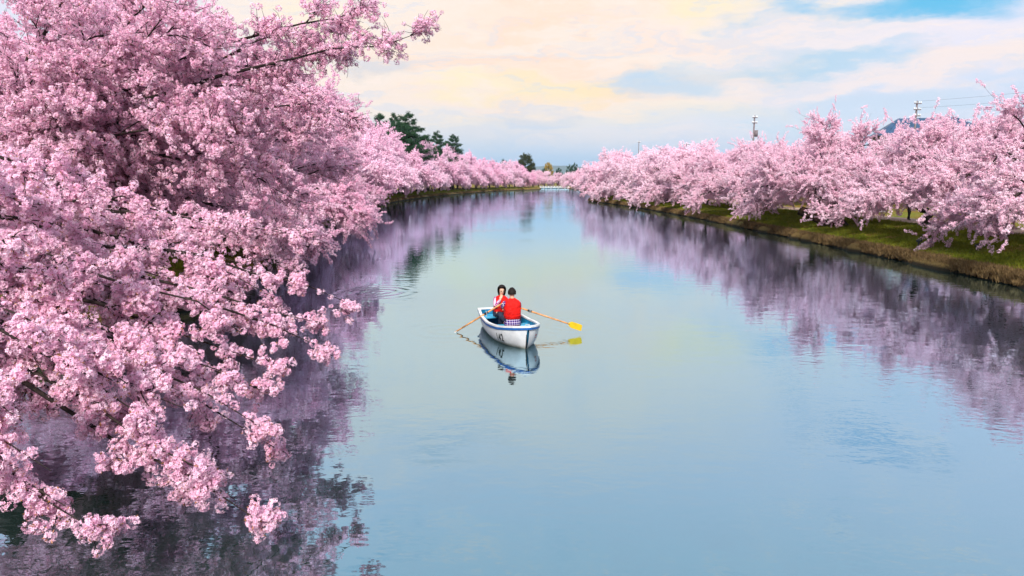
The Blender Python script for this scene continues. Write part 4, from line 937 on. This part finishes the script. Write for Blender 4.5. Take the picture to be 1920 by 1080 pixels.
# kiosks and grey wall behind the right path
M_ORANGE = simple('orange_panel', (.62, .22, .06), .7, .15, 2); M_WOODD = simple('dark_timber', (.05, .03, .02), .8, .3, 6); M_SIGNW = simple('pale_sign', (.62, .60, .56), .7, .1, 3); M_GREYW = simple('grey_screen', (.36, .33, .34), .85, .12, 1.5)
def kiosk(px, label, wdt):
    w = W(px, 398, z=1.06); w = V3(w.x, w.y, 1.05); t = empty('kiosk', w, R(-28)); tag(t, label, 'kiosk', 'orange kiosks behind the right footpath')
    MB().box((0, 0, 1.0), (wdt, 1.8, 2.0)).build('wall', M_ORANGE, t)
    for sx in (-1, 1): MB().box((sx * (wdt / 2 + .06), -.92, 1.15), (.12, .12, 2.3)).build('post', M_WOODD, t)
    MB().box((0, -.1, 2.38), (wdt + .7, 2.7, .10), M=Matrix.Rotation(R(7), 4, 'X')).build('roof', M_WOODD, t)
    MB().box((0, -1.05, .95), (wdt, .34, .06)).build('counter', M_WOODD, t); MB().box((-.1 * wdt, -.915, 1.5), (.45 * wdt, .02, .12)).build('sign', M_SIGNW, t)
kiosk(1793, 'orange kiosk with a pale sign strip, left one of the two', 1.9); kiosk(1886, 'wider orange kiosk near the right edge of the photo', 2.6)
w = W(1600, 398, z=1.06); t = empty('screen_wall', (w.x, w.y, 1.05), R(-15)); tag(t, 'grey screen wall behind the path, above the leaning trunk', 'wall')
for i in range(4): MB().box((-2.0 + i * 1.32, 0, .75), (1.28, .08, 1.4), bev=.01).build('panel', M_GREYW, t); 
for i in range(5): MB().box((-2.66 + i * 1.32, .02, .8), (.08, .14, 1.6)).build('post', M_WOODD, t)
BARKD = simple('dark_brown_bark', (.035, .018, .012), .95, .6, 5, spec=.1, bstr=.9, bdist=.06)
# low leaning trunks and stumps on the right bank
def log(pts, rad, label, name='leaning_trunk', cat='tree trunk'):
    rng = random.Random(4); m = MB().tube(pts, rad, 12); m.v = [tuple(c + rng.gauss(0, .05) for c in v) for v in m.v]
    o = m.build(name, BARKD, None, True); tag(o, label, cat); return o
b = W(1568, 424, z=.85); a = V3(b.x - 2.2, b.y + .5, 1.85)
log([b + V3(.5, .2, -.35), b + V3(.1, .1, .15), b.lerp(a, .5) + V3(0, 0, .08), a], [.62, .50, .36, .28], 'thick dark trunk leaning left over the grass beside the path')
w = W(1855, 452, z=.8); log([w + V3(0, 0, -.3), w + V3(0, 0, .3), w + V3(.05, 0, .85)], [.62, .50, .46], 'stout dark stump under the low branch near the right edge', 'tree_stump', 'stump')
for i, (px, py) in enumerate(((1832, 470), (1722, 460))):
    w = W(px, py, z=.78); t = empty('spotlight', (w.x, w.y, .74), R(20 + 30 * i)); tag(t, 'small black garden spotlight on the grass, ' + ('right one near the photo edge' if i == 0 else 'left one under the low branch'), 'spotlight', 'spotlights on the right bank')
    MB().tube([(0, 0, -.2), (0, 0, .20)], .022, 6).build('stake', M_BLACK, t); MB().tube([(0, .10, .24), (0, -.02, .27), (0, -.12, .31)], [.055, .075, .09], 10).build('lamp_head', M_BLACK, t, True); MB().box((.10, 0, .17), (.10, .09, .12)).build('junction_box', M_BLACK, t)
w = W(326, 402, z=1.0); pt = MB().box((w.x, w.y, 1.45), (.16, .16, 1.1), bev=.02).build('wooden_post', simple('weathered_timber', (.30, .20, .13), .9, .3, 8)); tag(pt, 'weathered wooden post among the left trunks beside the footpath', 'post')
# ---------------------------------------------------------------- grass tufts and edge stones
GREEN = m_needle((.12, .15, .014), (.24, .25, .03), 'green_grass_blade'); DRY = m_needle((.10, .062, .030), (.27, .18, .085), 'dry_grass_blade')
def blades(seed, m, n, h, spread):
    rng = np.random.default_rng(seed); b = rng.normal(size=(n, 3)) * np.array([spread, spread, 0]); a = rng.uniform(0, 6.28, n); s = np.stack([np.cos(a), np.sin(a), 0 * a], -1) * .009
    tp = b + np.stack([rng.normal(size=n) * .35 * h, rng.normal(size=n) * .35 * h, h * rng.uniform(.5, 1.1, n)], -1); md = (b + tp) / 2 + np.array([0, 0, .12 * h])
    V = np.stack([b - s, b + s, md + s * .8, md - s * .8, tp], 1).reshape(-1, 3); i = np.arange(n) * 5
    return from_np('grass_tuft', V, [np.stack([i, i + 1, i + 2, i + 3], -1), np.stack([i + 3, i + 2, i + 4], -1)], False, [m])
G_GR = scatter_group(source('green_tuft', [blades(80 + i, GREEN, 26, .16, .10) for i in range(3)])); G_DR = scatter_group(source('dry_tuft', [blades(90 + i, DRY, 22, .22, .07) for i in range(3)]))
def tufts(name, side, f, y0, y1, n, o0, o1, G, m, label, power=1.0, sz=(.7, 1.4)):
    rng = np.random.default_rng(int(y0) + n); y = y0 + (y1 - y0) * rng.uniform(0, 1, n) ** power; o = rng.uniform(o0, o1, n)
    P = np.array([[f(a) + side * b, a, ground_z(f(a) + side * b, a) - .03] for a, b in zip(y, o)])
    ob = scatter(name, P, np.stack([rng.normal(size=n) * .2, rng.normal(size=n) * .2, rng.uniform(0, 6.28, n)], -1), rng.uniform(*sz, n), rng.integers(0, 3, n), G, [m]); tag(ob, label, 'grass')
tufts('grass', 1, xr, 20, 135, 14000, .5, 7, G_GR, GREEN, 'short green grass on the right bank between water and path', 1.6)
tufts('dry_grass', 1, xr, 20, 138, 8000, .02, .42, G_DR, DRY, 'brown dry grass fringe along the right waterline', 1.5, (.45, 1.15))
tufts('grass', -1, xl, 8, 330, 9000, .5, 7, G_GR, GREEN, 'short green grass on the left bank under the cherry trees', 1.5, (.8, 1.8))
tufts('dry_grass', -1, xl, 8, 330, 6000, .02, .7, G_DR, DRY, 'brown dry grass fringe along the left waterline', 1.5, (.7, 1.3))

# ---------------------------------------------------------------- haze
def m_haze():
    m = bpy.data.materials.new('haze'); m.use_nodes = True; n = NT(m.node_tree); n.n.clear()
    v = n.node('ShaderNodeVolumePrincipled', {'Density': .00009, 'Anisotropy': .2}); n.set(v.inputs['Color'], (.72, .86, 1.0))
    o = n.node('ShaderNodeOutputMaterial'); n.l.new(v.outputs[0], o.inputs['Volume']); return m
hz_ = MB().box((0, 4600, 119), (18400, 9400, 242)).build('haze', m_haze()); hz_['kind'] = 'stuff'; tag(hz_, 'pale blue air haze over the far hills')
